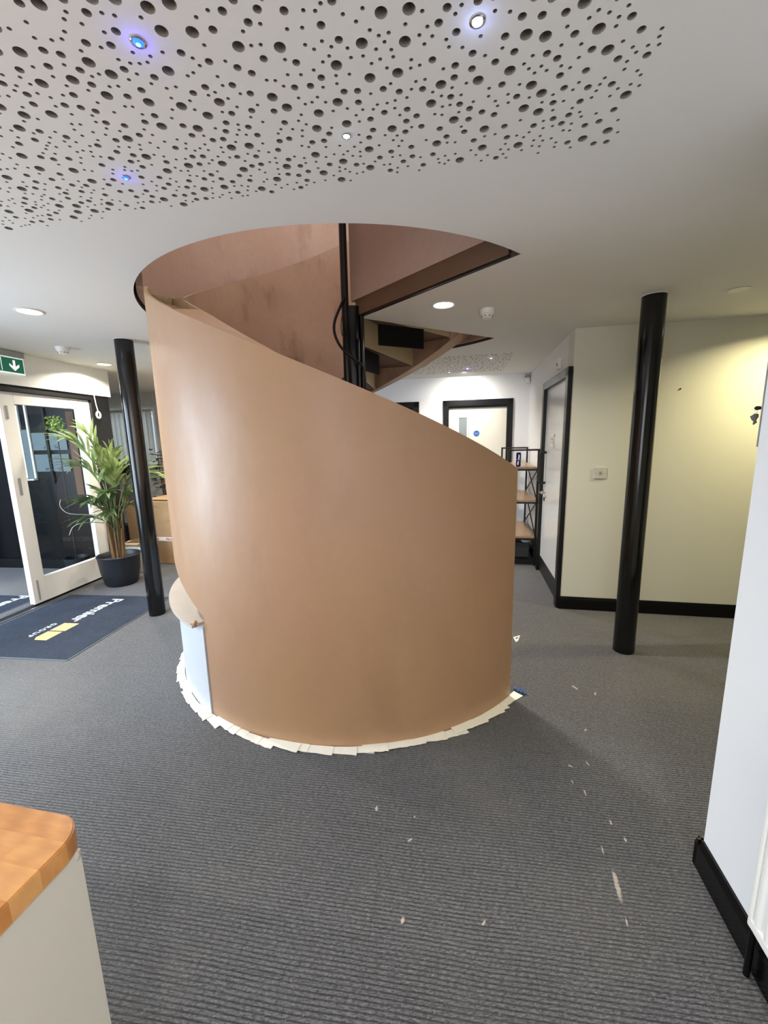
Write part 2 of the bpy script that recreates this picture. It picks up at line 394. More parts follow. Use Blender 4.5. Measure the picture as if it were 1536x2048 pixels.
# ------------------------------------------------------------------ ceiling with stair opening and drilled acoustic boards
HOLE_R = 1.36; APEX = Vector((-.141, 3.115))
def hole_poly():
    P = [(C.x+HOLE_R*math.cos(R(a)), C.y+HOLE_R*math.sin(R(a))) for a in [28+(310-28)*i/96 for i in range(97)]]
    P.append((APEX.x, APEX.y)); return P
def inside(p, poly):
    x, y = p; c = False
    for i in range(len(poly)):
        x1, y1 = poly[i]; x2, y2 = poly[i-1]
        if (y1 > y) != (y2 > y) and x < (x2-x1)*(y-y1)/(y2-y1)+x1: c = not c
    return c
stars_near = [(-.505, 1.044), (.215, 1.015), (-.084, 1.333), (-.809, 1.496)]
stars_far = [(1.21, 4.73), (.90, 5.66)]
def holes(s0, s1, t0, t1, keep, n):
    """random drilled holes inside a rectangle of the room axes"""
    out = []; u2 = (U.x, U.y); v2 = (V.x, V.y)
    area = (s1-s0)*(t1-t0); grid = {}
    for (rad, dens, clear) in ((.0135, 95, .015), (.0092, 210, .012), (.0046, 500, .009)):
        want = int(area*dens); tries = 0
        while want > 0 and tries < area*dens*14:
            tries += 1; s = random.uniform(s0+rad, s1-rad); t = random.uniform(t0+rad, t1-rad)
            # ragged random edge of the drilled field
            edge = min(s-s0, s1-s, t-t0, t1-t)
            if edge < .03 and random.random() < .45: continue
            x, y = s*u2[0]+t*v2[0], s*u2[1]+t*v2[1]
            gk = (int(s/.08), int(t/.08)); ok = True
            for i in (-1, 0, 1):
                for j in (-1, 0, 1):
                    for (X, Y, Q) in grid.get((gk[0]+i, gk[1]+j), ()):
                        if (X-x)**2+(Y-y)**2 < (Q+rad+clear)**2: ok = False
            for (X, Y) in keep:
                if (X-x)**2+(Y-y)**2 < (.035)**2: ok = False
            if ok: grid.setdefault(gk, []).append((x, y, rad)); out.append((x, y, rad, n)); want -= 1
    return out
allh = holes(-1.95, .42, .45, 1.50, stars_near, 14)+holes(-.75, .46, 4.62, 5.84, stars_far+[(1.088, 5.398)], 9)
verts, edges = [], []; ring_id = []
def addring(P, rid):
    b = len(verts)
    for p in P: verts.append(Vector(p)); ring_id.append(rid)
    for i in range(len(P)): edges.append((b+i, b+(i+1) % len(P)))
addring([(-8, -2.6), (5.6, -2.6), (5.6, 8.6), (-8, 8.6)], -1)
HP = hole_poly(); addring(HP, 0)
for i, (x, y, r, n) in enumerate(allh):
    addring([(x+r*math.cos(2*PI*k/n+i), y+r*math.sin(2*PI*k/n+i)) for k in range(n)], i+1)
ov, oe, of, orv, ore, orf = delaunay_2d_cdt(verts, edges, [], 0, 1e-6)
rid = [ring_id[o[0]] if o else -1 for o in orv]
bm = bmesh.new(); bv = [bm.verts.new((p.x, p.y, H)) for p in ov]
for f in of:
    ids = {rid[i] for i in f}
    if len(ids) == 1 and -1 not in ids:
        k = ids.pop()
        if k > 0: continue
        c = (ov[f[0]]+ov[f[1]]+ov[f[2]])/3
        if inside((c.x, c.y), HP): continue
    try: bm.faces.new([bv[i] for i in f])
    except ValueError: pass
bmesh.ops.delete(bm, geom=[v for v in bm.verts if not v.link_faces], context='VERTS')
bm.normal_update()
for f in bm.faces:
    if f.normal.z > 0: f.normal_flip()
bed = [e for e in bm.edges if e.is_boundary]
ex = bmesh.ops.extrude_edge_only(bm, edges=bed)['geom']
bvs = [g for g in ex if isinstance(g, bmesh.types.BMVert)]; bfs = [g for g in ex if isinstance(g, bmesh.types.BMFace)]
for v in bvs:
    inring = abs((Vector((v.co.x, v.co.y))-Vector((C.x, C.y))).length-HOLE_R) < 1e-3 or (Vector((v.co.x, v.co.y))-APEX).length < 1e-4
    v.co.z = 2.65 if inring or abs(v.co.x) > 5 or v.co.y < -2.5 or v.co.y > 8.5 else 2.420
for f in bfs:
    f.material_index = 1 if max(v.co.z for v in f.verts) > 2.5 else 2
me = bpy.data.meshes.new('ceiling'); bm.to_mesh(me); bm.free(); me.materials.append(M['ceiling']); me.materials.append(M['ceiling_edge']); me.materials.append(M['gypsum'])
ceil_o = bpy.data.objects.new('ceiling', me); COL.objects.link(ceil_o); struct(ceil_o)
# dark backing fleece above the drilled boards (part of the ceiling)
bm = bmesh.new()
for s0, s1, t0, t1 in ((-2.0, .46, .42, 1.53), (-.8, .5, 4.6, 5.87)):
    P = [U*s+V*t for s, t in ((s0, t0), (s1, t0), (s1, t1), (s0, t1))]
    bm.faces.new([bm.verts.new((p.x, p.y, 2.4203)) for p in P])
link('acoustic_fleece', bm, 'fleece', ceil_o)
# storey above: its floor round the opening, walls and ceiling
bm = bmesh.new()
for x0, x1, y0, y1 in ((-2.6, 2.2, 5.6, 5.7), (-2.6, 2.2, .7, .8), (-2.6, -2.5, .8, 5.6), (2.1, 2.2, .8, 5.6)):
    box(bm, ((x0+x1)/2, (y0+y1)/2, 3.85), (x1-x0, y1-y0, 2.4))
struct(link('wall_upper', bm, 'wall'))
struct(sbox('ceiling_upper', 'ceiling', (-.2, 3.2, 5.1), (4.8, 5.0, .1)))
bm = bmesh.new(); vv, ee = [], []
P = [(-2.5, .8), (2.1, .8), (2.1, 5.6), (-2.5, 5.6)]
v2 = [Vector(p) for p in P]+[Vector(p) for p in HP]; e2 = [(i, (i+1) % 4) for i in range(4)]+[(4+i, 4+(i+1) % len(HP)) for i in range(len(HP))]
a, b, c_, *_r = delaunay_2d_cdt(v2, e2, [], 0, 1e-6)
bb = [bm.verts.new((p.x, p.y, 2.651)) for p in a]
for f in c_:
    c = (a[f[0]]+a[f[1]]+a[f[2]])/3
    if not inside((c.x, c.y), HP): bm.faces.new([bb[i] for i in f])
struct(link('floor_upper', bm, 'carpet'))

# ------------------------------------------------------------------ spiral staircase with plastered balustrade
st = thing('spiral_staircase', 'spiral staircase wrapped in a tall curved wall of bare brown plaster, centre of the room', 'staircase', (C.x, C.y, 0))
def ztop(a): return 1.375+(-44.2-a)*.00975
def tin(a):
    return .0 if a > -104 else .030*min(1, (-104-a)/20) if a > -136 else .030-.14*min(1, (-136-a)/40)
def zcr(a): return ztop(a)-.11
def zbot(a): return max(0.0, .702+(-138.3-a)*.0097) if a < -128 else 0.0
RO, RI = 1.31, 1.16
def band(a0, a1, step, ro, ri, zt, zb, mis=(0, 1, 2, 2)):
    """curved wall from angle a0 down to a1; outer, inner, top, bottom faces"""
    bm = bmesh.new(); n = max(2, int(abs(a1-a0)/step)); rows = []
    for i in range(n+1):
        a = a0+(a1-a0)*i/n; t, b = zt(a), zb(a)
        # several rows up so the edge stays crisp
        rows.append([bm.verts.new(pol(ro, a, b)), bm.verts.new(pol(ro, a, t)), bm.verts.new(pol(ri, a, t)), bm.verts.new(pol(ri, a, b))])
    for i in range(n):
        p, q = rows[i], rows[i+1]
        for k, mi in ((0, mis[0]), (1, mis[2]), (2, mis[1]), (3, mis[3])):
            f = bm.faces.new((p[k], p[(k+1) % 4], q[(k+1) % 4], q[k])); f.material_index = mi
    bm.faces.new(rows[0][::-1]); bm.faces.new(rows[-1])
    return bm
# part that stands on the floor, then the part that climbs free of it
bm = band(-44.2, -128.3, 1.5, RO, RI, ztop, lambda a: 0.0, (0, 1, 0, 0))
for v in bm.verts:
    p = v.co-C; a_ = math.degrees(math.atan2(p.y, p.x))
    if v.co.z > .5 and Vector((p.x, p.y)).length < RI+.01: v.co.z += tin(a_)
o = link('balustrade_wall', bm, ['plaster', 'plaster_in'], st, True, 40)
# the top of the climbing part is open: two skins with timber studs between
def skin(a0, a1, ro, ri, zt, zb, mats, name):
    return link(name, band(a0, a1, 1.5, ro, ri, zt, zb, (0, 1, 2, 1)), mats, st, True, 40)
skin(-128.3, -331, RO, RO-.02, lambda a: min(ztop(a), 2.5), lambda a: max(zbot(a), .6) if a > -130 else zbot(a), ['plaster', 'raw', 'carton_pale'], 'outer_skin')
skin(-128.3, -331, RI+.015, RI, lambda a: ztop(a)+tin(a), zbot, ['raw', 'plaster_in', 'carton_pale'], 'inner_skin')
skin(-128.3, -331, RO-.02, RI+.015, lambda a: zbot(a)+.012, zbot, ['plaster', 'plaster', 'plaster'], 'soffit')
for k, a in enumerate([-110-4.6*j for j in range(16)]):
    bm = bmesh.new(); fr = frame(pol((RO+RI)/2, a, 0), pol(1, a)-C)
    ht = min(ztop(a)+min(0, tin(a)), 2.49)-random.uniform(.0, .03); hb = max(zbot(a)+.012, ht-.35)
    box(bm, (0, 0, (ht+hb)/2), (RO-RI-.036, .010+.006*(k % 3), ht-hb), fr); link('stud', bm, 'raw', st)
# upper guard wall round the opening, above the crease
bm = band(-149, -385, 1.5, RO+.036, RO+.001, lambda a: 4.5, lambda a: 2.42, (0, 0, 0, 0))
link('upper_guard_wall', bm, 'plaster_up', st, True, 40)
# newel and posts
bm = bmesh.new(); NC = Vector((-.195, 3.125, 0)); lathe(bm, [(0, 0), (.062, 0), (.062, 2.47), (0, 2.47)], NC, 28); link('newel_post', bm, 'steel_black', st, True)
bm = bmesh.new(); tube(bm, [(-.128, 3.09, 0), (-.128, 3.09, 2.42)], .016, 14); link('side_tube', bm, 'steel_black', st, True)
bm = bmesh.new(); tube(bm, [(-.155, 3.062, 0), (-.155, 3.062, 2.25)], .011, 12); link('side_tube', bm, 'steel_black', st, True)
bm = bmesh.new(); tube(bm, [(-.243, 3.095, 1.2), (-.243, 3.095, 3.75)], .026, 18); link('guard_post', bm, 'steel_black', st, True)
# curved handrail end that loops round the newel
pts = [(-.245, 3.07, 2.52), (-.275, 3.04, 2.45), (-.31, 3.01, 2.36), (-.315, 3.0, 2.28), (-.285, 2.99, 2.20), (-.235, 2.985, 2.14), (-.17, 2.99, 2.09), (-.125, 3.0, 2.05), (-.115, 3.0, 1.98), (-.113, 3.0, 1.86), (-.112, 3.0, 1.70)]
def spline(P, k=6):
    P = [Vector(p) for p in P]; out = []
    for i in range(len(P)-1):
        p0, p1, p2, p3 = P[max(i-1, 0)], P[i], P[i+1], P[min(i+2, len(P)-1)]
        for j in range(k):
            t = j/k; out.append(.5*((2*p1)+(p2-p0)*t+(2*p0-5*p1+4*p2-p3)*t*t+(3*p1-p0-3*p2+p3)*t**3))
    out.append(P[-1]); return out
bm = bmesh.new(); tube(bm, spline(pts), .0095, 10); link('looped_handrail', bm, 'steel_black', st, True)
bm = bmesh.new(); tube(bm, spline([(-.262, 3.05, 2.40), (-.27, 3.02, 2.33), (-.262, 3.01, 2.26), (-.245, 3.02, 2.25), (-.25, 3.03, 2.32)]), .003, 6); link('loose_wire', bm, 'steel_black', st, True)
# steps: risers of cream board, brown tread undersides, black steel brackets
RISE = .2045; TH = 19.6
for i in range(13):
    a = 64+TH*(11-i); z = RISE*i                     # riser i stands from z to z+RISE at angle a
    if a < 40: pass
    fr = frame(C, (math.cos(R(a)), math.sin(R(a)), 0))
    rb = bmesh.new(); box(rb, ((.07+1.155)/2, 0, z+RISE/2), (1.085, .018, RISE), fr)
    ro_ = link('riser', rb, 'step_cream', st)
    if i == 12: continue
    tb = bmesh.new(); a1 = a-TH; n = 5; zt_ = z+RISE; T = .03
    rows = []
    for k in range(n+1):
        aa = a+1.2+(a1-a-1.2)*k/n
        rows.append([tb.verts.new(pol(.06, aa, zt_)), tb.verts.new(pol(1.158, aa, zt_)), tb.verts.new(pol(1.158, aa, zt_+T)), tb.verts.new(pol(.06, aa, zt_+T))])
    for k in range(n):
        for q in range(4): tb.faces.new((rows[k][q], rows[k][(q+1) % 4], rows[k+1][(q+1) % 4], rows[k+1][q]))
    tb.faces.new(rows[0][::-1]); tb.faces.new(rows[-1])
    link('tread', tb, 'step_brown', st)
    if i in (9, 10):
        bb_ = bmesh.new(); fb = frame(C, (math.cos(R(a1+2)), math.sin(R(a1+2)), 0))
        box(bb_, (.28, .02, zt_-.085), (.42, .012, .16), fb); link('step_bracket', bb_, 'bracket', st)
bm = bmesh.new(); fb = frame(C, (math.cos(R(27)), math.sin(R(27)), 0)); box(bm, (.415, .012, 2.325), (.40, .012, .15), fb); link('landing_bracket', bm, 'bracket', st)
# landing edge: brown fascia with a dark gap below, and plastered guard wall over it
fd = frame(Vector((APEX.x, APEX.y, 0)), (math.cos(R(-50)), math.sin(R(-50)), 0))
bm = bmesh.new(); box(bm, (.60, -.012, 2.468), (1.24, .02, .106), fd); link('landing_fascia', bm, 'step_brown', st)
bm = bmesh.new(); box(bm, (.585, -.010, 3.27), (1.31, .03, 1.50), fd); link('landing_guard_wall', bm, 'plaster_up', st)
bm = bmesh.new(); box(bm, (.60, -.008, 2.409), (1.24, .02, .012), fd); link('landing_shadow_gap', bm, 'steel_black', st)  # black strip in place of the shadow gap under the fascia

# white drum under the free part of the stair
dr = thing('curved_plinth', 'low white rounded plinth with a ledge under the left side of the stair wall', 'plinth', (pol(1.2, -170).x, pol(1.2, -170).y, 0))
bm = band(-128.6, -235, 2, 1.318, 1.0, lambda a: .545, lambda a: 0.0, (0, 0, 0, 0)); link('plinth_wall', bm, 'white_board', dr, True, 40)
bm = band(-129.6, -235, 2, 1.366, 1.0, lambda a: .563, lambda a: .545, (0, 0, 0, 0)); link('ledge', bm, 'ledge', dr, True, 40)
# blob of plaster at the joint
bm = bmesh.new(); bmesh.ops.create_icosphere(bm, subdivisions=2, radius=.018)
for v in bm.verts: v.co = v.co*random.uniform(.7, 1.3)+pol(1.345, -130.2, .56)
link('plaster_blob', bm, 'plaster', dr, True)

# masking paper strips on the carpet round the foot of the wall
aa = -46; k = 0
while aa > -178:
    L_ = random.uniform(.10, .19); w_ = random.uniform(.075, .10)
    bm = bmesh.new(); rr = 1.322+random.uniform(-.006, .004)+(.010 if aa < -129 else 0); t = R(aa)
    fr = frame(pol(rr, aa, .002+.0016*(k % 5)), (-math.sin(t), math.cos(t), 0))  # x tangent (ccw)
    tilt = random.uniform(-.02, .16)
    n = 8; top = []; bot = []
    for i in range(n+1):
        x = -L_/2+L_*i/n
        ins = (0.05) + random.uniform(-.003, .003)
        out = -w_*.42+random.uniform(-.003, .003)-x*tilt
        top.append((x, ins)); bot.append((x+random.uniform(-.003, .003), out))
    a_ = [bm.verts.new(fr @ Vector((x, .01, .003+.012*random.random()*0))) for x, _ in top]
    b_ = [bm.verts.new(fr @ Vector((x, -y_ if 0 else y_, 0))) for x, y_ in bot]
    a2 = [bm.verts.new(v.co+Vector((0, 0, .0008))) for v in a_]; b2 = [bm.verts.new(v.co+Vector((0, 0, .0008))) for v in b_]
    for i in range(n):
        bm.faces.new((a_[i], a_[i+1], b_[i+1], b_[i])); bm.faces.new((b2[i], b2[i+1], a2[i+1], a2[i]))
        bm.faces.new((b_[i], b_[i+1], b2[i+1], b2[i])); bm.faces.new((a2[i], a2[i+1], a_[i+1], a_[i]))
    bm.faces.new((a_[0], b_[0], b2[0], a2[0])); bm.faces.new((b_[n], a_[n], a2[n], b2[n]))
    tag(link('masking_strip', bm, 'paper_tape'), 'short strip of white masking paper on the carpet at the stair wall foot', 'masking paper', 'masking paper strips around the stair wall')
    aa -= L_*.62/1.31*57.3; k += 1

# ------------------------------------------------------------------ columns
def column(x, y, label):
    t = thing('support_column', label, 'column', (x, y, 0))
    bm = bmesh.new(); lathe(bm, [(0, 0), (.070, 0), (.070, H-.002), (0, H-.002)], (x, y, 0), 48); link('shaft', bm, 'black_col', t, True)
    bm = bmesh.new(); lathe(bm, [(.071, H-.004), (.076, H-.004), (.076, H-.0005), (.071, H-.0005), (.071, H-.004)], (x, y, 0), 48); link('top_seal', bm, 'white_gloss', t, True)
column(-2.12, 3.595, 'round glossy black column beside the potted palm and entrance mat')
column(1.723, 2.765, 'round glossy black column in front of the cream wall')

# ------------------------------------------------------------------ skirtings
def skirt(name, fr, x0, x1, yface, sgn, gap=None):
    bm = bmesh.new(); segs = [(x0, x1)]
    for a, b in segs:
        prof = [(0, 0), (.018, 0), (.018, .092), (.010, .108), (.008, .115), (0, .115)]
        v0 = [bm.verts.new(fr @ Vector((a, yface+sgn*p, z))) for p, z in prof]; v1 = [bm.verts.new(fr @ Vector((b, yface+sgn*p, z))) for p, z in prof]
        for i in range(len(prof)): bm.faces.new((v0[i], v0[(i+1) % 6], v1[(i+1) % 6], v1[i]))
        bm.faces.new(v0); bm.faces.new(v1[::-1])
    return struct(link(name, bm, 'gloss_black'))
skirt('baseboard_right', FA, -.018, 4.0, 0, -1)
skirt('baseboard_back', FA, d1+.07, -.0, 2.42, -1)
FV = frame(PO, V)                                   # x along hall wall going away, y to the left (-U)
skirt('baseboard_hall', FV, 1.19, 2.40, 0, 1)
FKn = frame(K, -V)                                  # x towards the camera, y to the right (+U)... left face is y=0
skirt('baseboard_near', FKn, -.018, 3.6, 0, -1)
skirt('baseboard_passage', FK, -.018, 1.38, 0, 1)

# ------------------------------------------------------------------ hall door (white, ajar look from the side)
dt = struct(sbox('door_1', 'grey_door', (.62, .0-.02, 1.06), (.945, .044, 1.96+.04), FV))
def part(name, m, bm, par, **k): return link(name, bm, m, par, **k)
bm = bmesh.new()
box(bm, (.045, .012, 1.045), (.09, .05, 2.09), FV, .006); box(bm, (1.145, .012, 1.045), (.09, .05, 2.09), FV, .006); box(bm, (.595, .012, 2.072), (1.19, .05, .075), FV, .006)
box(bm, (.105, -.05, 1.03), (.035, .10, 2.06), FV); box(bm, (1.085, -.05, 1.03), (.035, .10, 2.06), FV); box(bm, (.595, -.05, 2.03), (1.0, .10, .035), FV)
part('door_frame', 'black_frame', bm, dt)
bm = bmesh.new(); box(bm, (.60, .006, .105), (.91, .006, .17), FV); part('kick_plate', 'satin_black', bm, dt)
bm = bmesh.new()
hx = .98
tube(bm, [FV @ Vector(p) for p in spline([(hx, .004, 1.37), (hx, .05, 1.372), (hx, .066, 1.36), (hx, .07, 1.32), (hx, .07, 1.2), (hx, .07, 1.09), (hx, .066, 1.05), (hx, .05, 1.038), (hx, .004, 1.04)], 4)], .014, 12)
part('pull_handle', 'satin_black', bm, dt, smooth=True)
bm = bmesh.new(); tube(bm, [FV @ Vector(p) for p in spline([(hx, .004, .94), (hx, .045, .94), (hx-.02, .055, .94), (hx-.12, .055, .94)], 4)], .009, 12)
lz = FV @ Vector((hx, .006, .90)); box(bm, (hx, .006, .94), (.05, .008, .05), FV, .003); part('lever_handle', 'chrome', bm, dt, smooth=True)
bm = bmesh.new(); box(bm, (hx, .006, .86), (.03, .012, .04), FV, .004); part('lock', 'satin_black', bm, dt)
for z in (.35, 1.05, 1.78):
    bm = bmesh.new(); box(bm, (.125, .008, z), (.018, .016, .10), FV, .002); part('hinge', 'satin_black', bm, dt)
bm = bmesh.new(); box(bm, (.70, .004, 1.50), (.16, .002, .11), FV); ds = part('door_sign', 'white_plastic', bm, dt)
fs = frame3(FV @ Vector((.765, .0065, 1.54)), -V, (0, 0, 1))
bm = bmesh.new()
for x, z, w_, h_ in ((.74, 1.53, .05, .006), (.72, 1.51, .08, .006), (.735, 1.485, .06, .006), (.66, 1.50, .006, .09), (.60, 1.47, .010, .10), (.59, 1.55, .02, .02), (.76, 1.465, .03, .006)):
    box(bm, (x, .0062, z), (w_, .001, h_), FV)
part('sign_lettering', 'dark_ink', bm, ds)

# back wall door (cream, vision panel)
FB = frame(PO+V*2.42, U)                            # x along back wall, y away
def bdoor(name, x0, x1, leaf, framem):
    d = struct(sbox(name, leaf, ((x0+x1)/2, .05, 1.0), (x1-x0-.06, .044, 1.98), FB))
    bm = bmesh.new()
    for xa, xb, za, zb_ in ((x0-.05, x0+.03, 0, 2.075), (x1-.03, x1+.05, 0, 2.075), (x0-.05, x1+.05, 1.99, 2.075)):
        box(bm, ((xa+xb)/2, -.006, (za+zb_)/2), (xb-xa, .03, zb_-za), FB, .004)
    for xa, xb, za, zb_ in ((x0, x0+.032, 0, 1.99), (x1-.032, x1, 0, 1.99), (x0, x1, 1.965, 2.0)): box(bm, ((xa+xb)/2, .06, (za+zb_)/2), (xb-xa, .11, zb_-za), FB)
    part('door_frame', framem, bm, d); return d
d2 = bdoor('door_2', d0, d1, 'cream_door', 'black_frame')
vx0, vx1 = lx((1.108, 6.098)), lx((1.235, 6.073))
bm = bmesh.new(); box(bm, ((vx0+vx1)/2, .024, 1.52), (vx1-vx0-.02, .006, .62), FB); part('vision_panel', simple('wired_glass', (120, 130, 130), .15), bm, d2)
bm = bmesh.new()
for xa, xb, za, zb_ in ((vx0-.015, vx0+.005, 1.19, 1.85), (vx1-.005, vx1+.015, 1.19, 1.85), (vx0-.015, vx1+.015, 1.83, 1.85), (vx0-.015, vx1+.015, 1.19, 1.21)): box(bm, ((xa+xb)/2, .022, (za+zb_)/2), (xb-xa, .016, zb_-za), FB)
part('bead', 'white_gloss', bm, d2)
sx = lx((1.362, 6.046)); fsx = frame3(FB @ Vector((sx, .0265, 1.60)), U, (0, 0, 1))
bm = bmesh.new(); n = 32; vs = [bm.verts.new(fsx @ Vector((.042*math.cos(2*PI*k/n), .042*math.sin(2*PI*k/n), .0))) for k in range(n)]; f = bm.faces.new(vs)
q = bmesh.ops.extrude_face_region(bm, geom=[f]); bmesh.ops.translate(bm, verts=[g for g in q['geom'] if isinstance(g, bmesh.types.BMVert)], vec=-V*.002); fd_ = part('fire_door_disc', 'blue_sign', bm, d2)
bm = text_mesh('Fire door', .014, frame3(FB @ Vector((sx, .0240, 1.603)), U, (0, 0, 1)), .0004, align='CENTER')
b2_ = text_mesh('keep shut', .014, frame3(FB @ Vector((sx, .0240, 1.587)), U, (0, 0, 1)), .0004, align='CENTER'); tmp = bpy.data.meshes.new('t'); b2_.to_mesh(tmp); b2_.free(); bm.from_mesh(tmp)
part('disc_lettering', 'white_ink', bm, fd_)
d3 = bdoor('door_3', e0, e1, 'satin_black', 'gloss_black')
bm = bmesh.new(); box(bm, (e1-.12, .02, 1.0), (.02, .03, .3), FB); part('door_handle', 'chrome', bm, d3)

# ------------------------------------------------------------------ window far left with vertical blinds
wn = bmesh.new()
for xa, xb, za, zb_ in ((w0, w0+.06, 1.2, 2.08), (w1-.06, w1, 1.2, 2.08), (w0, w1, 1.2, 1.26), (w0, w1, 2.02, 2.08), ((w0+w1)/2-.03, (w0+w1)/2+.03, 1.2, 2.08)):
    box(wn, ((xa+xb)/2, .14, (za+zb_)/2), (xb-xa, .06, zb_-za), FB)
wo = struct(link('window_1', wn, 'white_gloss'))
bm = bmesh.new(); box(bm, ((w0+w1)/2, .14, 1.64), (w1-w0-.1, .006, .8), FB); part('window_pane', 'glass', bm, wo)
bm = bmesh.new(); box(bm, ((w0+w1)/2, .0, 1.185), (w1-w0+.1, .16, .03), FB, .004); part('window_sill', 'satin_black', bm, wo)
bt = thing('vertical_blind', 'pale grey vertical blind hanging at the window behind the palm', 'window blind', FB @ Vector(((w0+w1)/2, -.06, 2.1)), A)
bm = bmesh.new(); box(bm, ((w0+w1)/2, -.06, 2.10), (w1-w0+.08, .05, .045), FB, .004); part('head_rail', 'white_plastic', bm, bt)
nsl = 20
for i in range(nsl):
    x = w0+.05+(w1-w0-.08)*i/(nsl-1); bm = bmesh.new(); ang = R(30)
    fr = FB @ Matrix.Translation((x, -.06, 1.66)) @ Matrix.Rotation(ang, 4, 'Z'); g_ = []
    for j in range(7):
        t_ = -1+j/3; yy = .012*(1-t_*t_)
        g_.append([bm.verts.new(fr @ Vector((t_*.0445, yy, z))) for z in (-.42, .42)]+[bm.verts.new(fr @ Vector((t_*.0445, yy+.001, z))) for z in (.42, -.42)])
    for j in range(6):
        for q_ in range(4): bm.faces.new((g_[j][q_], g_[j][(q_+1) % 4], g_[j+1][(q_+1) % 4], g_[j+1][q_]))
    bm.faces.new(g_[0][::-1]); bm.faces.new(g_[-1]); part('slat', 'blind', bm, bt)
cp = FB @ Vector((w1+.07, -.03, 0))
bm = bmesh.new(); tube(bm, [(cp.x, cp.y, 2.37), (cp.x, cp.y, 2.1), (cp.x+.01, cp.y, 1.5)], .006, 8); tag(link('blind_cord', bm, 'white_plastic'), 'thin white cord hanging in the corner beside the vertical blind', 'cord')

# daylight window on the left wall beside the entrance (frame and pane)
bm = bmesh.new()
for q0, q1, z0, z1 in ((-3.5, -3.43, .12, 2.1), (-1.57, -1.5, .12, 2.1), (-3.5, -1.5, .12, .19), (-3.5, -1.5, 2.03, 2.1), (-2.53, -2.47, .12, 2.1)): wbx(bm, q0, q1, z0, z1, .08, .14)
w2 = struct(link('window_2', bm, 'upvc'))
bm = bmesh.new(); wbx(bm, -3.45, -1.55, .16, 2.06, .105, .111); part('window_pane', 'glass', bm, w2)

# ------------------------------------------------------------------ sliding entrance door leaf
el = thing('sliding_door_leaf', 'white framed glazed sliding door leaf standing at the entrance', 'door', FLp(.28))
bm = bmesh.new()
wbx(bm, -.21, -.075, .03, 2.045, .03, .085, bevel=.004); wbx(bm, .625, .78, .03, 2.045, .03, .085, bevel=.004)
wbx(bm, -.075, .625, 1.94, 2.045, .03, .085); wbx(bm, -.075, .625, .03, .27, .03, .085)
part('leaf_frame', 'upvc', bm, el)
bm = bmesh.new(); wbx(bm, -.08, .63, .265, 1.945, .052, .060); part('glass_pane', 'glass', bm, el)
bm = bmesh.new(); wbx(bm, -.170, -.145, 1.10, 1.26, .022, .032, bevel=.002); part('lock_plate', 'grey_plastic', bm, el)
for za, zb_ in ((1.80, 1.92), (.06, .26)):
    bm = bmesh.new(); wbx(bm, -.165, -.150, za, zb_, .022, .032); part('flush_bolt', 'grey_plastic', bm, el)
bm = bmesh.new(); wbx(bm, -.21, .78, .012, .03, .04, .075); part('brush_strip', 'rubber', bm, el)
tr = bmesh.new(); wbx(tr, -1.35, .95, .0, .012, -.0, .02); wbx(tr, -1.35, .95, .0, .008, .1, .13); thd = thing('door_threshold', 'aluminium threshold track running under the sliding door', 'threshold', FLp(0)); part('track_rail', 'alu', tr, thd)
bm = bmesh.new(); wbx(bm, -1.35, .95, 0, .004, .02, .10); part('track_groove', 'rubber', bm, thd)

# lobby glazed screen with frosted squares
def lb(s, z, o=0): return Vector((-3.25, 5.07, 0))+N*s+W*o+Vector((0, 0, z))
FS = frame(Vector((-3.25, 5.07, 0)), N)             # x towards inside, y away (W)
sc = thing('glazed_lobby_screen', 'dark glazed screen with frosted squares seen through the entrance door glass', 'glazed screen', lb(-.9, 0))
bm = bmesh.new()
for a, b, z0, z1 in ((-2.05, -1.99, 0, H), (-.825, -.795, 1.1, 2.0), (-2.0, -.5, 0, .12)): box(bm, ((a+b)/2, -.08, (z0+z1)/2), (b-a, .05, z1-z0), FS)
part('screen_frame', 'satin_black', bm, sc)
bm.free()
for a, b, z0, z1, t_ in ((-1.02, -.832, 1.50, 1.71, 'a'), (-.788, -.56, 1.50, 1.70, 'ad'), (-1.02, -.832, 1.24, 1.45, 'na'), (-.788, -.56, 1.24, 1.45, 'ad')):
    bm = bmesh.new(); box(bm, ((a+b)/2, -.088, (z0+z1)/2), (b-a, .004, z1-z0), FS); fp = part('frosted_square', 'frost', bm, sc)
    tb = text_mesh(t_, .05, frame3(FS @ Vector((b-.02 if 'd' not in t_ else a+.11, -.092, z0+.02)), N, (0, 0, 1)), .0006, mirror=True, bold=.001); part('lettering', 'dark_ink', tb, fp)
bm = bmesh.new()
for a, b in ((-1.20, -1.15), (-1.06, -1.035)): box(bm, ((a+b)/2, -.09, 1.6), (b-a, .02, .88), FS)
part('pale_edge_strip', 'upvc', bm, sc)
bm = bmesh.new(); box(bm, (-1.10, -.092, 1.45), (.09, .004, 1.2*.5), FS); part('frosted_edge', 'frost', bm, sc)
bm = bmesh.new(); box(bm, (-1.13, -.12, 1.145), (.21, .06, .015), FS); part('small_ledge', 'white_gloss', bm, sc)
bm = bmesh.new(); box(bm, (-.47, -.085, 1.45), (.10, .01, 1.0), FS); part('brown_reveal', 'step_brown', bm, sc)
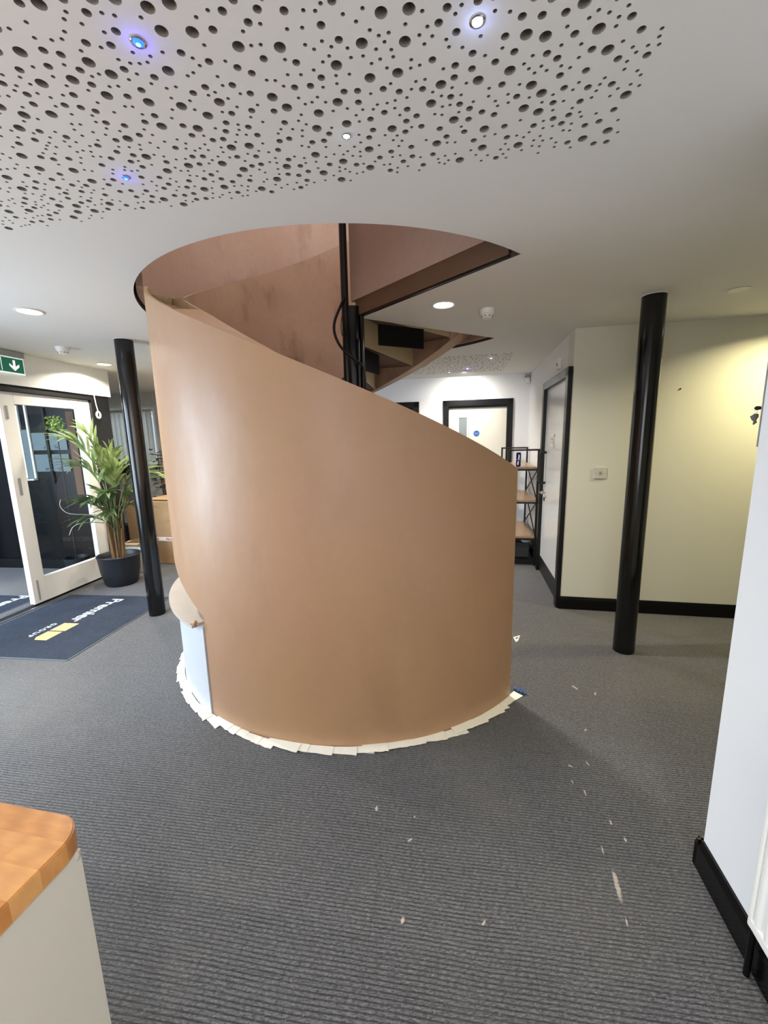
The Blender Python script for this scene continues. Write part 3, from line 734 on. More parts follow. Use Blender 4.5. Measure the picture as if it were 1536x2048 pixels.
# lime leaves of a bush by the screen
bush = thing('small_leafy_bush', 'small bright lime-green leafy bush behind the entrance door glass', 'plant', lb(-.46, 0, -.30))
bm = bmesh.new(); lathe(bm, [(0, 0), (.10, 0), (.13, .22), (.12, .22), (.10, .02), (0, .02)], lb(-.46, 0, -.30), 20); part('pot', 'pot', bm, bush, smooth=True)
bm = bmesh.new(); tube(bm, [lb(-.46, .02, -.30), lb(-.465, 1.0, -.30), lb(-.46, 1.78, -.30)], [.008, .007, .004], 8); part('stem', 'pot', bm, bush, smooth=True)
bm = bmesh.new()
for i in range(150):
    c = lb(-.46+random.uniform(-.075, .075), random.uniform(1.72, 1.88), -.30+random.uniform(-.06, .06))
    d = Vector((random.uniform(-1, 1), random.uniform(-1, 1), random.uniform(-1, 1))).normalized(); e = d.cross(Vector((random.random(), random.random(), 1))).normalized(); l_ = random.uniform(.016, .026)
    p = [c-d*l_, c+e*l_*.45, c+d*l_, c-e*l_*.45]; bm.faces.new([bm.verts.new(x) for x in p])
part('foliage', 'leaf_lime', bm, bush)

# pull cord with ring
t = thing('pull_cord', 'white pull cord with a round ring hanging against the black post', 'cord', FLp(.80, 2.10, -.05))
bm = bmesh.new(); tube(bm, [FLp(.79, 2.10, -.04), FLp(.80, 2.0, -.04), FLp(.815, 1.925, -.04)], .005, 8); part('cord', 'white_plastic', bm, t, smooth=True)
bm = bmesh.new(); cc = FLp(.815, 1.885, -.04); tube(bm, [cc+W*.026*math.cos(k*PI/12)+Vector((0, 0, .034*math.sin(k*PI/12))) for k in range(25)], .010, 10, caps=False); part('ring', 'white_plastic', bm, t, smooth=True)

# ------------------------------------------------------------------ exit sign on the bulkhead
ex = thing('exit_sign', 'green and white emergency exit sign with a down arrow above the entrance', 'exit sign', FLp(-.2, 2.2, -.02))
bm = bmesh.new(); wbx(bm, -.36, .0, 2.345, 2.397, -.075, -.02, bevel=.004); part('housing', 'grey_plastic', bm, ex)
bm = bmesh.new(); wbx(bm, -.36, .005, 2.198, 2.345, -.052, -.046); part('white_panel', m_emit('exit_panel_white', (.9, 1, .95, 1), .5), bm, ex)
bm = bmesh.new(); wbx(bm, -.35, -.004, 2.212, 2.335, -.0545, -.052); part('green_panel', m_emit('exit_panel_green', (.004, .12, .07, 1), .45), bm, ex)
fx = frame3(FLp(-.09, 2.274, -.0552), W, (0, 0, 1))
bm = bmesh.new()
def poly(bm, fr, P, z=0): bm.faces.new([bm.verts.new(fr @ Vector((x, y, z))) for x, y in P])
poly(bm, fx, [(-.011, .045), (.011, .045), (.011, -.01), (-.011, -.01)]); poly(bm, fx, [(-.045, .015), (-.045, -.008), (0, -.048), (0, -.018)]); poly(bm, fx, [(.045, .015), (0, -.018), (0, -.048), (.045, -.008)]); poly(bm, fx, [(-.011, -.01), (.011, -.01), (0, -.02)])
part('arrow', m_emit('exit_arrow_white', (1, 1, 1, 1), .6), bm, ex)
bm = bmesh.new()
# running figure and doorway, left part of the sign
for P in ([(-.135, .05), (-.155, .05), (-.155, .03), (-.135, .03)], [(-.15, .026), (-.185, .022), (-.20, -.005), (-.165, -.005)], [(-.165, -.005), (-.20, -.005), (-.215, -.05), (-.20, -.05)], [(-.165, -.005), (-.145, -.02), (-.165, -.05), (-.18, -.045)],
          [(-.15, .02), (-.125, .0), (-.13, -.01), (-.155, .01)], [(-.118, .055), (-.112, .055), (-.112, -.055), (-.118, -.055)]): poly(bm, fx, P)
part('running_figure', m_emit('exit_white', (1, 1, 1, 1), .6), bm, ex)

# ------------------------------------------------------------------ mats with the company lettering
def mat_thing(label, q0, q1, o0, o1, pq, po, base):
    t = thing('entrance_mat', label, 'mat', FLp((q0+q1)/2, 0, (o0+o1)/2))
    bm = bmesh.new(); wbx(bm, q0, q1, .0, .006, o0, o1, bevel=.002); part('rubber_border', 'mat_edge', bm, t)
    bm = bmesh.new(); wbx(bm, q0+.012, q1-.012, .004, .009, o0+.012, o1-.012, bevel=.001); pl = part('pile', 'mat', bm, t)
    # text reads towards -W, tops towards N
    z = .0095
    tb = text_mesh('Premier', .165, frame3(FLp(pq, z, po), -(W*.995+N*.0)+N*-.03, N), .0008, bold=.0035, sp=.98); part('lettering', 'mat_text', tb, pl)
    tb = text_mesh('GROUP', .062, frame3(FLp(pq-.575, z, po+.108), -W, N), .0008, bold=.0015, sp=1.35); part('lettering', 'mat_text', tb, pl)
    for k in range(2):
        bm = bmesh.new(); fr = frame3(FLp(pq-.565-.158*k, z+.0004, po-.005), -W, N)
        P = [(0, -.02), (.145, -.02), (.145, .125), (0, .125)] if k == 0 else [(0, -.02), (.11, -.02), (.15, .01), (.15, .115), (0, .115)]
        poly(bm, fr, P); part('orange_square', 'mat_orange', bm, pl)
    return t
mat_thing('dark blue entrance mat with white lettering and orange squares, beside the black column', -1.10, .13, -1.16, -.03, .04, -.60, 0)
mat_thing('dark blue mat with white lettering out in the entrance lobby, beyond the threshold', -1.15, .06, .24, 1.40, .06, .48, 0)

# ------------------------------------------------------------------ potted palm
palm = thing('potted_palm', 'tall green palm in a dark round pot beside the white door leaf', 'plant', (-2.99, 4.47, 0))
PB = Vector((-2.99, 4.47, 0))
bm = bmesh.new(); lathe(bm, [(0, 0), (.150, 0), (.165, .02), (.195, .17), (.207, .31), (.217, .335), (.210, .345), (.197, .335), (.19, .27), (0, .27)], PB, 48); part('pot', 'pot', bm, palm, smooth=True, angle=50)
bm = bmesh.new(); lathe(bm, [(.188, .283), (.1, .292), (0, .296)], PB, 24)
part('soil', 'soil', bm, palm, smooth=True)
for i in range(11):
    a = random.uniform(0, 2*PI); r = random.uniform(.01, .065); h_ = random.uniform(.35, .62)
    p0 = PB+Vector((r*math.cos(a), r*math.sin(a), .28)); p1 = PB+Vector((r*1.6*math.cos(a), r*1.6*math.sin(a), .28+h_))
    bm = bmesh.new(); tube(bm, [p0, (p0+p1)/2+Vector((0, 0, .01)), p1], [.013, .010, .007], 8); part('stem', 'stem', bm, palm, smooth=True)
def leafblade(bm, p, d, up, ln, w, droop):
    d = d.normalized(); s = d.cross(up).normalized(); n = 5; L0 = None
    for i in range(n+1):
        t = i/n; c = p+d*ln*t+Vector((0, 0, -droop*ln*t*t)); ww = w*math.sin(PI*min(1, .12+.88*t)**.75)*.5 if t < 1 else .0005
        fold = up*ww*.35
        row = [bm.verts.new(c+s*ww+fold), bm.verts.new(c), bm.verts.new(c-s*ww+fold)]
        if L0:
            bm.faces.new((L0[0], L0[1], row[1], row[0])); bm.faces.new((L0[1], L0[2], row[2], row[1]))
        L0 = row
def frond(parent, p0, p1, p2, nl=13, ln=.30, w=.034, m='leaf', start=.30, droop=.25, name='frond'):
    bm = bmesh.new(); P = bez(p0, p1, p2, 24); tube(bm, P, [.006*(1-.75*i/24) for i in range(25)], 6)
    for k in range(nl):
        t = start+(1-start)*k/(nl-1); i = min(23, int(t*24)); d = (P[i+1]-P[i]).normalized(); pos = P[i]+(P[i+1]-P[i])*(t*24-i if i < 23 else .9)
        side = d.cross(Vector((0, 0, 1))); side = side.normalized() if side.length > .05 else Vector((1, 0, 0)); up = side.cross(d).normalized()
        lk = ln*(.55+.75*math.sin(PI*(.2+.7*(k/(nl-1)))))*random.uniform(.85, 1.1)
        for sg in (-1, 1):
            dd = d*random.uniform(.8, 1.1)+side*sg*random.uniform(.35, .6)+up*random.uniform(.0, .3)
            leafblade(bm, pos, dd, up, lk, w*random.uniform(.85, 1.15), droop*random.uniform(.6, 1.5))
    leafblade(bm, P[-1], (P[-1]-P[-2]), Vector((0, 0, 1)), ln*.8, w, droop)
    return part(name, m, bm, parent, smooth=True, angle=80)
def pf(*v): return Vector(v)
tops = [  # (mid control, tip, leaflet length, pairs, width)
    ((-3.04, 4.42, 1.55), (-3.13, 4.20, 1.60), .36, 6, .044), ((-3.0, 4.44, 1.50), (-3.06, 4.34, 1.66), .30, 5, .05),
    ((-3.0, 4.44, 1.30), (-3.10, 4.22, 1.34), .34, 6, .042), ((-2.97, 4.46, 1.25), (-2.92, 4.44, 1.42), .32, 5, .046),
    ((-2.94, 4.47, 1.20), (-2.84, 4.42, 1.30), .34, 5, .046), ((-2.92, 4.5, 1.22), (-2.66, 4.52, 1.24), .34, 6, .046),
    ((-2.80, 4.5, 1.28), (-2.50, 4.50, 1.22), .30, 6, .046), ((-2.98, 4.5, 1.35), (-2.94, 4.52, 1.52), .26, 4, .05),
    ((-2.90, 4.5, 1.02), (-2.72, 4.46, 1.02), .26, 6, .04), ((-2.96, 4.38, 1.05), (-2.86, 4.24, 1.06), .26, 6, .044),
    ((-3.0, 4.38, .95), (-3.08, 4.18, .97), .26, 6, .036), ((-2.94, 4.38, .90), (-2.86, 4.20, .86), .24, 5, .042),
    ((-3.02, 4.40, .80), (-3.10, 4.20, .80), .24, 5, .034), ((-3.0, 4.52, 1.2), (-3.04, 4.56, 1.38), .28, 5, .046),
    ((-2.9, 4.52, .95), (-2.74, 4.48, .88), .24, 5, .04), ((-2.98, 4.36, 1.0), (-2.98, 4.18, 1.0), .26, 6, .044)]
for i, (mc, tp, ln_, np_, w_) in enumerate(tops):
    a = random.uniform(0, 2*PI); b0 = PB+Vector((.03*math.cos(a), .03*math.sin(a), .55))
    frond(palm, b0, mc, tp, nl=np_, ln=ln_, w=w_, start=.55, droop=.32, m='leaf' if i < 9 else 'leaf_mid')
# two dried curly fronds
for P in ([(-3.02, 4.36, .80), (-3.12, 4.22, .84), (-3.18, 4.08, .88), (-3.2, 4.02, .96), (-3.17, 4.0, 1.03)], [(-3.02, 4.36, .72), (-3.1, 4.2, .76), (-3.16, 4.1, .74), (-3.18, 4.05, .66)]):
    bm = bmesh.new(); sp_ = spline(P, 5); tube(bm, sp_, [.0055*(1-.6*i/(len(sp_)-1)) for i in range(len(sp_))], 6); part('dry_frond', 'mat_text', bm, palm, smooth=True)

# plants by the window
p2 = thing('spiky_plant', 'dark spiky-leaved plant standing by the window blind, behind the palm', 'plant', (-4.05, 6.45, 0))
bm = bmesh.new(); lathe(bm, [(0, 0), (.12, 0), (.15, .3), (.14, .3), (.13, .26), (0, .26)], (-4.05, 6.45, 0), 24); part('pot', 'pot', bm, p2, smooth=True)
bm = bmesh.new(); tube(bm, [(-4.05, 6.45, .25), (-4.06, 6.45, .8), (-4.05, 6.45, 1.15)], [.02, .015, .012], 8); part('trunk', 'stem', bm, p2, smooth=True)
for cx, cz in ((-4.05, 1.15),):
    bm = bmesh.new()
    for i in range(46):
        a = random.uniform(0, 2*PI); e = random.uniform(-.3, 1.3); d = Vector((math.cos(a)*math.cos(e), math.sin(a)*math.cos(e), math.sin(e)))
        leafblade(bm, Vector((-4.05, 6.45, 1.12)), d, Vector((0, 0, 1)) if abs(d.z) < .9 else Vector((1, 0, 0)), random.uniform(.28, .46), .03, .25)
    part('crown', 'leaf_dark', bm, p2, smooth=True)
def roundleaf(name, label, x, y, zs, m='leaf_dark', spread=.14, nl=26, sz=.05):
    t = thing(name, label, 'plant', (x, y, 0))
    bm = bmesh.new(); lathe(bm, [(0, 0), (.11, 0), (.14, .28), (.13, .28), (.12, .25), (0, .25)], (x, y, 0), 24); part('pot', 'pot', bm, t, smooth=True)
    for j in range(3):
        dx, dy = random.uniform(-.06, .06), random.uniform(-.06, .06)
        bm = bmesh.new(); tube(bm, [(x+dx*.3, y+dy*.3, .24), (x+dx, y+dy, .8), (x+dx*2, y+dy*2, zs)], [.012, .009, .005], 8); part('stem', 'stem', bm, t, smooth=True)
    bm = bmesh.new()
    for i in range(nl*3):
        p = Vector((x+random.uniform(-spread, spread), y+random.uniform(-spread, spread), random.uniform(.7, zs+.08))); a = random.uniform(0, 2*PI); d = Vector((math.cos(a), math.sin(a), random.uniform(-.2, .7)))
        leafblade(bm, p, d, Vector((0, 0, 1)), sz*2, sz*1.3, .3)
    part('foliage', m, bm, t, smooth=True); return t
roundleaf('round_leaf_plant', 'dark round-leaved plant partly hidden by the left edge of the stair wall', -3.50, 6.55, 1.38)

# ------------------------------------------------------------------ cardboard boxes behind the column
def carton(label, x, y, rz, w, d, h, m='carton', tape=False, open_=False, group=None):
    t = thing('cardboard_box', label, 'box', (x, y, 0), rz)
    fr = Matrix.Translation((x, y, 0)) @ Matrix.Rotation(rz, 4, 'Z'); bm = bmesh.new()
    if open_:
        for c, s in (((0, -d/2, h/2), (w, .006, h)), ((0, d/2, h/2), (w, .006, h)), ((-w/2, 0, h/2), (.006, d, h)), ((w/2, 0, h/2), (.006, d, h)), ((0, 0, .003), (w, d, .006))): box(bm, c, s, fr)
    else: box(bm, (0, 0, h/2), (w, d, h), fr, .012)
    if not open_:
        for v in bm.verts: v.co += Vector((random.uniform(-1, 1), random.uniform(-1, 1), 0))*.003
    part('body', m, bm, t)
    return t, fr
t, fr = carton('large brown cardboard box with a red-lettered white tape band, behind the column', -2.62, 5.50, A, .84, .72, .83)
for j in range(2):
    bm = bmesh.new(); s_ = -1 if j else 1; box(bm, (s_*.22, 0, .836), (.41, .70, .006), fr @ Matrix.Translation((0, 0, .01*j))); part('flap', 'carton', bm, t)
bm = bmesh.new(); box(bm, (.0, -.363, .335), (.845, .002, .052), fr); tp = part('tape', 'tape_white', bm, t)
for k in range(3):
    tb = text_mesh('FRAGILE', .045, frame3(fr @ Vector((-.40+.27*k, -.3645, .320)), U, (0, 0, 1)), .0006, bold=.001); part('tape_lettering', 'red', tb, tp)
carton('brown cardboard box standing against the left of the large taped box, topped by palm leaves', -3.30, 5.70, A, .28, .50, .78)
carton('tall brown cardboard box behind the large taped box', -2.66, 6.36, A, .95, .55, 1.0)
t, fr = carton('small pale open cardboard box on the floor by the palm pot', -3.06, 4.98, A+.05, .26, .22, .36, 'carton_pale', open_=True)
bm = bmesh.new(); box(bm, (-.165, 0, .345), (.06, .18, .004), fr @ Matrix.Rotation(.0, 4, 'Y')); part('flap', 'tape_white', bm, t)
bm = bmesh.new(); box(bm, (0, -.145, .362), (.24, .07, .004), fr); part('flap', 'carton', bm, t)
bm = bmesh.new(); box(bm, (0, -.114, .30), (.26, .002, .03), fr); part('tape', 'tape_white', bm, t)

# ------------------------------------------------------------------ shelf unit by the hall wall
FSh = frame(PO+V*1.24, V)                           # x away, y left
sh = thing('shelving_unit', 'black metal shelving unit with brown boards at the end of the hall wall', 'shelving unit', FSh @ Vector((.5, .22, 0)))
x0, x1, y0, y1 = .03, .98, .035, .37
for (x, y) in ((x0, y0), (x0, y1), (x1, y0), (x1, y1)):
    bm = bmesh.new(); box(bm, (x, y, .70), (.022, .022, 1.40), FSh); part('upright', 'satin_black', bm, sh)
for (x) in (x0, x1):
    bm = bmesh.new(); box(bm, (x, (y0+y1)/2, 1.39), (.02, y1-y0, .02), FSh); part('end_rail', 'satin_black', bm, sh)
zs_ = [1.18, .79, .35]
for z in zs_:
    bm = bmesh.new(); box(bm, ((x0+x1)/2, (y0+y1)/2, z), (x1-x0, y1-y0-.01, .022), FSh, .002); b = part('shelf_board', 'shelfwood', bm, sh)
    bm = bmesh.new()
    for c, s in ((((x0+x1)/2, y0, z-.02), (x1-x0, .02, .02)), (((x0+x1)/2, y1, z-.02), (x1-x0, .02, .02)), ((x0, (y0+y1)/2, z-.02), (.02, y1-y0, .02)), ((x1, (y0+y1)/2, z-.02), (.02, y1-y0, .02))): box(bm, c, s, FSh)
    part('shelf_frame', 'satin_black', bm, sh)
bm = bmesh.new(); box(bm, ((x0+x1)/2, (y0+y1)/2, .05), (x1-x0, y1-y0, .02), FSh); part('base_board', 'satin_black', bm, sh)
for za, zb_ in ((.36, .78), (.80, 1.17)):
    for s_ in (0, 1):
        bm = bmesh.new(); tube(bm, [FSh @ Vector((x0, y0, za if s_ else zb_)), FSh @ Vector((x1, y0, zb_ if s_ else za))], .008, 6); part('cross_brace', 'satin_black', bm, sh)
# drinks can
cx = FSh @ Vector((.14, .245, 0)); t = thing('drinks_can', 'tall blue and silver drinks can on the top shelf', 'can', (cx.x, cx.y, 1.1925))
bm = bmesh.new(); prof = [(0, .003), (.022, 0), (.0285, .008), (.0285, .080)]; lathe(bm, prof, (cx.x, cx.y, 1.1925), 24, 0); lathe(bm, [(.0285, .085), (.0285, .150), (.024, .163), (.024, .165), (.021, .162), (0, .162)], (cx.x, cx.y, 1.1925), 24, 0)
lathe(bm, [(.0285, .080), (.0285, .085)], (cx.x, cx.y, 1.1925), 24, 1)
part('can_body', ['can_blue', 'can_silver'], bm, t, smooth=True)
bm = bmesh.new(); to = Vector((-cx.x, -cx.y, 0)).normalized(); sd = Vector((-to.y, to.x, 0)); fr = frame3(Vector((cx.x, cx.y, 1.1925))+to*.0292, sd, (0, 0, 1))
poly(bm, fr, [(-.004, .085), (.010, .085), (.012, .125), (.002, .15)]); poly(bm, fr, [(-.012, .02), (.002, .02), (.006, .075), (-.010, .055)]); part('silver_flash', 'can_silver', bm, t)
# things at the bottom of the unit
c = FSh @ Vector((.40, .20, 0)); t = sbox('storage_box', 'box_dark', (.40, .20, .16), (.5, .24, .19), FSh, bevel=.008); tag(t, 'dark grey box on the bottom of the shelving unit', 'box')
bm = bmesh.new(); bmesh.ops.create_icosphere(bm, subdivisions=3, radius=.05)
for v in bm.verts: v.co = FSh @ (Vector((v.co.x*1.4, v.co.y*1.2, v.co.z*.5*random.uniform(.8, 1.2)))+Vector((.18, .12, .278)))
tag(link('crumpled_cloth', bm, 'white_board', smooth=True), 'small crumpled white cloth low in the shelving unit', 'cloth')

# ------------------------------------------------------------------ small wall fittings
def plate(name, label, cat, fr, c, s, m='white_plastic', rocker=True):
    t = thing(name, label, cat, fr @ Vector(c)); bm = bmesh.new(); box(bm, c, s, fr, .003); part('plate', m, bm, t)
    if rocker:
        bm = bmesh.new(); box(bm, (c[0], c[1]-s[1]*.6, c[2]), (.018, .006, .024), fr, .001); part('rocker', 'grey_plastic', bm, t)
        for dx in (-.03, .03):
            bm = bmesh.new(); box(bm, (c[0]+dx, c[1]-s[1]*.55, c[2]), (.006, .003, .006), fr); part('screw', 'grey_plastic', bm, t)
    return t
plate('light_switch', 'square pale switch plate on the cream wall left of the column', 'switch', FA, (lx((1.836, 3.478)), -.006, 1.23), (.094, .012, .094), 'cab')
t = thing('alarm_sounder', 'small white box with a dark dot on the wall above the hall door', 'alarm', FV @ Vector((.50, .02, 2.21)))
bm = bmesh.new(); box(bm, (.52, .014, 2.21), (.10, .028, .10), FV, .004); part('casing', 'white_plastic', bm, t)
bm = bmesh.new(); box(bm, (.52, .030, 2.205), (.02, .006, .025), FV); part('sensor', 'satin_black', bm, t)
t = thing('motion_sensor', 'white motion sensor high in the far corner under the ceiling', 'sensor', FB @ Vector((-.045, -.03, 2.33)))
bm = bmesh.new(); box(bm, (-.045, -.028, 2.36), (.07, .05, .04), FB, .008); part('housing', 'grey_plastic', bm, t)
bm = bmesh.new(); box(bm, (-.045, -.032, 2.305), (.062, .058, .075), FB, .02); part('lens', 'white_plastic', bm, t, smooth=True)
bm = bmesh.new(); pp = FA @ Vector((lx((2.368, 3.37)), -.004, 1.892)); lathe(bm, [(0, 0), (.006, 0), (.006, .004), (0, .004)], (0, 0, 0), 10)
for v in bm.verts: v.co = pp+U*v.co.x+Vector((0, 0, v.co.y))-V*v.co.z
tag(link('wall_plug', bm, 'rubber'), 'tiny dark wall plug hole on the cream wall right of the column', 'wall plug')

# keys hanging from a key cabinet on the far side of the near wall
kc = thing('key_cabinet', 'thin-edged metal key cabinet on the far corner of the near white wall', 'cabinet', K+Vector((0, .05, 1.6)))
bm = bmesh.new(); box(bm, (.15, .0045, 1.645), (.302, .004, .28), FK); part('casing', 'grey_plastic', bm, kc)
kk = thing('hanging_keys', 'black key fob and pewter fish-shaped keyring hanging at the edge of the near white wall', 'keys', K+Vector((-.02, .04, 1.6)))
bm = bmesh.new(); bmesh.ops.create_uvsphere(bm, u_segments=16, v_segments=10, radius=1)
for v in bm.verts:
    x = v.co.x; v.co = FK @ (Vector((x*.0125, v.co.y*.005, v.co.z*.0055*(1-.35*x)))+Vector((.001, .020, 1.619)))
part('fob', 'rubber', bm, kk, smooth=True)
bm = bmesh.new(); q = [FK @ Vector((-.006+.004*math.sin(a_), .020, 1.608+.006*math.cos(a_))) for a_ in [k*PI/8 for k in range(17)]]; tube(bm, q, .0008, 6, caps=False); part('split_ring', 'chrome', bm, kk)
bm = bmesh.new(); P = [(-.012, 1.602), (-.021, 1.603), (-.031, 1.595), (-.025, 1.583), (-.021, 1.581), (-.022, 1.576), (-.021, 1.570), (-.018, 1.573), (-.013, 1.577), (-.015, 1.581), (-.016, 1.584), (-.011, 1.593)]
f = bm.faces.new([bm.verts.new(FK @ Vector((x*1.05+.014, .018, z))) for x, z in P]); q = bmesh.ops.extrude_face_region(bm, geom=[f]); bmesh.ops.translate(bm, verts=[g for g in q['geom'] if isinstance(g, bmesh.types.BMVert)], vec=V*.004)
part('fish_charm', 'keyfob', bm, kk)

# radiator on the near wall: x towards camera along FKn, y to the wall interior (positive) so the room side is negative
ra = thing('radiator', 'white ribbed panel radiator at the bottom right on the near wall', 'radiator', FKn @ Vector((.75, -.06, .45)))
rx0, rx1, rz0, rz1 = .335, 1.30, .205, .80
bm = bmesh.new(); nrib = 26; rows = []
prof = []
for i in range(nrib*6+1):
    x = rx0+.012+(rx1-rx0-.024)*i/(nrib*6); prof.append((x, -.062-.007*(.5-.5*math.cos(2*PI*i/6))**.6))
f0 = [bm.verts.new(FKn @ Vector((x, y, rz0+.03))) for x, y in prof]; f1 = [bm.verts.new(FKn @ Vector((x, y, rz1-.03))) for x, y in prof]
for i in range(len(prof)-1): bm.faces.new((f0[i], f0[i+1], f1[i+1], f1[i]))
part('ribbed_panel', 'white_gloss', bm, ra, smooth=True, angle=80)
bm = bmesh.new()
box(bm, ((rx0+rx1)/2, -.056, rz0+.016), (rx1-rx0, .026, .032), FKn, .006); box(bm, ((rx0+rx1)/2, -.056, rz1-.016), (rx1-rx0, .026, .032), FKn, .006)
box(bm, (rx0+.007, -.056, (rz0+rz1)/2), (.014, .026, rz1-rz0), FKn, .004); box(bm, (rx1-.007, -.056, (rz0+rz1)/2), (.014, .026, rz1-rz0), FKn, .004); box(bm, ((rx0+rx1)/2, -.047, (rz0+rz1)/2), (rx1-rx0-.01, .006, rz1-rz0-.01), FKn)
part('rim', 'white_gloss', bm, ra)
bm = bmesh.new(); vp = FKn @ Vector((.315, -.035, 0)); lathe(bm, [(0, .27), (.014, .27), (.016, .31), (.012, .335), (0, .335)], vp, 20); tube(bm, [vp+Vector((0, 0, .285)), FKn @ Vector((.35, -.05, .265))], .008, 10); part('valve', 'white_plastic', bm, ra, smooth=True)
bm = bmesh.new(); tube(bm, [vp+Vector((0, 0, 0)), vp+Vector((0, 0, .27))], .0085, 12); lathe(bm, [(.012, .255), (.013, .262), (.012, .27), (0, .27)], vp, 16); part('pipe', 'gloss_black', bm, ra, smooth=True)
for x in (.45, 1.15):
    bm = bmesh.new(); box(bm, (x, -.025, .5), (.04, .044, .3), FKn); part('bracket', 'white_gloss', bm, ra)

# ------------------------------------------------------------------ counter bottom left
ct = thing('kitchen_counter', 'oak-topped counter with pale grey end panel in the bottom left foreground', 'counter', (-.75, .3, 0))
Kc = Vector((-.532, .6235, 0)); FC = frame(Kc, U)    # corner; body extends -x and -y
bm = bmesh.new(); rad = .055; P = [(-1.3, 0)]
P += [(-rad+rad*math.sin(a_), -rad+rad*math.cos(a_)) for a_ in [i*PI/2/12 for i in range(13)]]
P += [(0, -1.2), (-1.3, -1.2)]
vs = [bm.verts.new(Vector((x, y, 0))) for x, y in P]; f = bm.faces.new(vs)
q = bmesh.ops.extrude_face_region(bm, geom=[f]); bmesh.ops.translate(bm, verts=[g for g in q['geom'] if isinstance(g, bmesh.types.BMVert)], vec=(0, 0, .04))
te = [e for e in bm.edges if all(v.co.z > .039 for v in e.verts) or all(v.co.z < .001 for v in e.verts)]
bmesh.ops.bevel(bm, geom=te, offset=.0025, segments=2, affect='EDGES')
o = link('worktop', bm, 'oak'); o.matrix_world = Matrix.Translation((0, 0, .86)) @ FC; o.parent = ct; o.matrix_parent_inverse = ct.matrix_world.inverted()
for f in o.data.polygons: f.use_smooth = True
o.data.set_sharp_from_angle(angle=R(30))
bm = bmesh.new(); box(bm, (-.016, -.61, .43), (.018, 1.18, .86), FC, .001); part('end_panel', 'cab', bm, ct)
bm = bmesh.new(); box(bm, (-.66, -.61, .44), (1.27, 1.16, .838), FC); part('carcass', 'cab', bm, ct)
# bead of dark sealant smear at the corner
bm = bmesh.new(); bmesh.ops.create_icosphere(bm, subdivisions=2, radius=.006)
for v in bm.verts: v.co = FC @ (Vector((v.co.x*.6, v.co.y, v.co.z*1.4*random.uniform(.7, 1.2)))+Vector((-.008, -.026, .85)))
part('filler_smear', 'ledge', bm, ct, smooth=True)

# ------------------------------------------------------------------ ceiling fittings
def downlight(x, y, label, on=True, power=40, col=(1, .93, .82), rad=.075, spot=R(150)):
    t = thing('downlight', label, 'ceiling light', (x, y, H))
    bm = bmesh.new(); lathe(bm, [(rad, 0), (rad+.004, -.004), (rad-.006, -.007), (rad-.012, -.004), (rad-.012, 0)], (x, y, H-.0003), 40); part('trim_ring', 'white_plastic', bm, t, smooth=True)
    bm = bmesh.new(); lathe(bm, [(0, -.004), (rad-.012, -.004)], (x, y, H), 40); part('diffuser', 'lamp_warm' if on else 'white_plastic', bm, t, smooth=True)
    if on:
        l = bpy.data.lights.new('downlight_lamp', 'AREA'); l.shape = 'DISK'; l.size = (rad-.012)*2; l.energy = power; l.color = col; l.spread = spot
        o = bpy.data.objects.new('downlight_lamp', l); COL.objects.link(o); o.location = (x, y, H-.008); o.parent = t; o.matrix_parent_inverse = t.matrix_world.inverted()
    return t
PW = 32
downlight(-2.234, 2.809, 'lit round downlight at the left, before the entrance', power=PW)
downlight(.414, 2.854, 'lit round downlight in the ceiling wedge beside the stair opening', power=PW)
downlight(-2.956, 4.607, 'lit round downlight over the palm, beside the bulkhead', power=PW)
downlight(2.182, 2.686, 'unlit pale round fitting in the ceiling right of the black column', on=False, rad=.055)
downlight(2.95, 2.75, 'lit yellowish downlight over the passage beyond the near wall', power=24, col=(1, .88, .50))
downlight(.2, 5.0, 'unseen lit downlight added behind the stair to brighten the far hall', power=40)  # added out of sight to brighten the far hall and back wall
downlight(-1.9, 5.9, 'unseen lit downlight added behind the stair to brighten the area over the boxes', power=34)  # second unseen lamp added to lift the far end
downlight(.2, -1.2, 'unseen lit downlight added behind the viewpoint', power=PW)  # unseen lamp added behind the camera for bounce onto the near ceiling
downlight(-2.3, .1, 'unseen lit downlight added behind and left of the viewpoint', power=PW)  # its unseen partner, also added for near ceiling brightness
def star(x, y, m, core, label, spill, e=.25, rad=.011):
    t = thing('ceiling_star_light', label, 'star light', (x, y, H))
    bm = bmesh.new(); lathe(bm, [(rad*.7, .0), (rad*1.25, -.001), (rad*1.45, -.0025), (rad*1.2, -.004), (rad, -.003)], (x, y, H), 24); part('bezel', 'chrome', bm, t, smooth=True)
    bm = bmesh.new(); lathe(bm, [(rad, -.003), (rad*.45, -.0065)], (x, y, H), 24, 0); lathe(bm, [(rad*.45, -.0065), (0, -.008)], (x, y, H), 24, 1); part('lens', [m, core], bm, t, smooth=True)
    l = bpy.data.lights.new('star_lamp', 'POINT'); l.energy = e; l.color = spill; l.shadow_soft_size = .006
    o = bpy.data.objects.new('star_lamp', l); COL.objects.link(o); o.location = (x, y, H-.022); o.parent = t; o.matrix_parent_inverse = t.matrix_world.inverted()
star(*stars_near[0], 'star_blue', 'star_cyan', 'blue star light nearest the viewer, at the top left of the drilled ceiling', (.1, .08, 1), .06)
star(*stars_near[1], 'star_white', 'star_white', 'white star light at the top right of the drilled ceiling', (.35, .45, 1), .05)
star(*stars_near[2], 'star_white', 'star_white', 'small white star light in the middle of the drilled ceiling', (.5, .6, 1), .006, .009)
star(*stars_near[3], 'star_blue', 'star_cyan', 'smaller blue star light further back on the left of the drilled ceiling', (.1, .08, 1), .035, .009)
star(*stars_far[0], 'star_white', 'star_white', 'white star light at the right of the far drilled ceiling patch', (.7, .8, 1), .02)
star(*stars_far[1], 'star_white', 'star_white', 'faint white star light at the left of the far drilled ceiling patch', (.7, .8, 1), .01, .008)
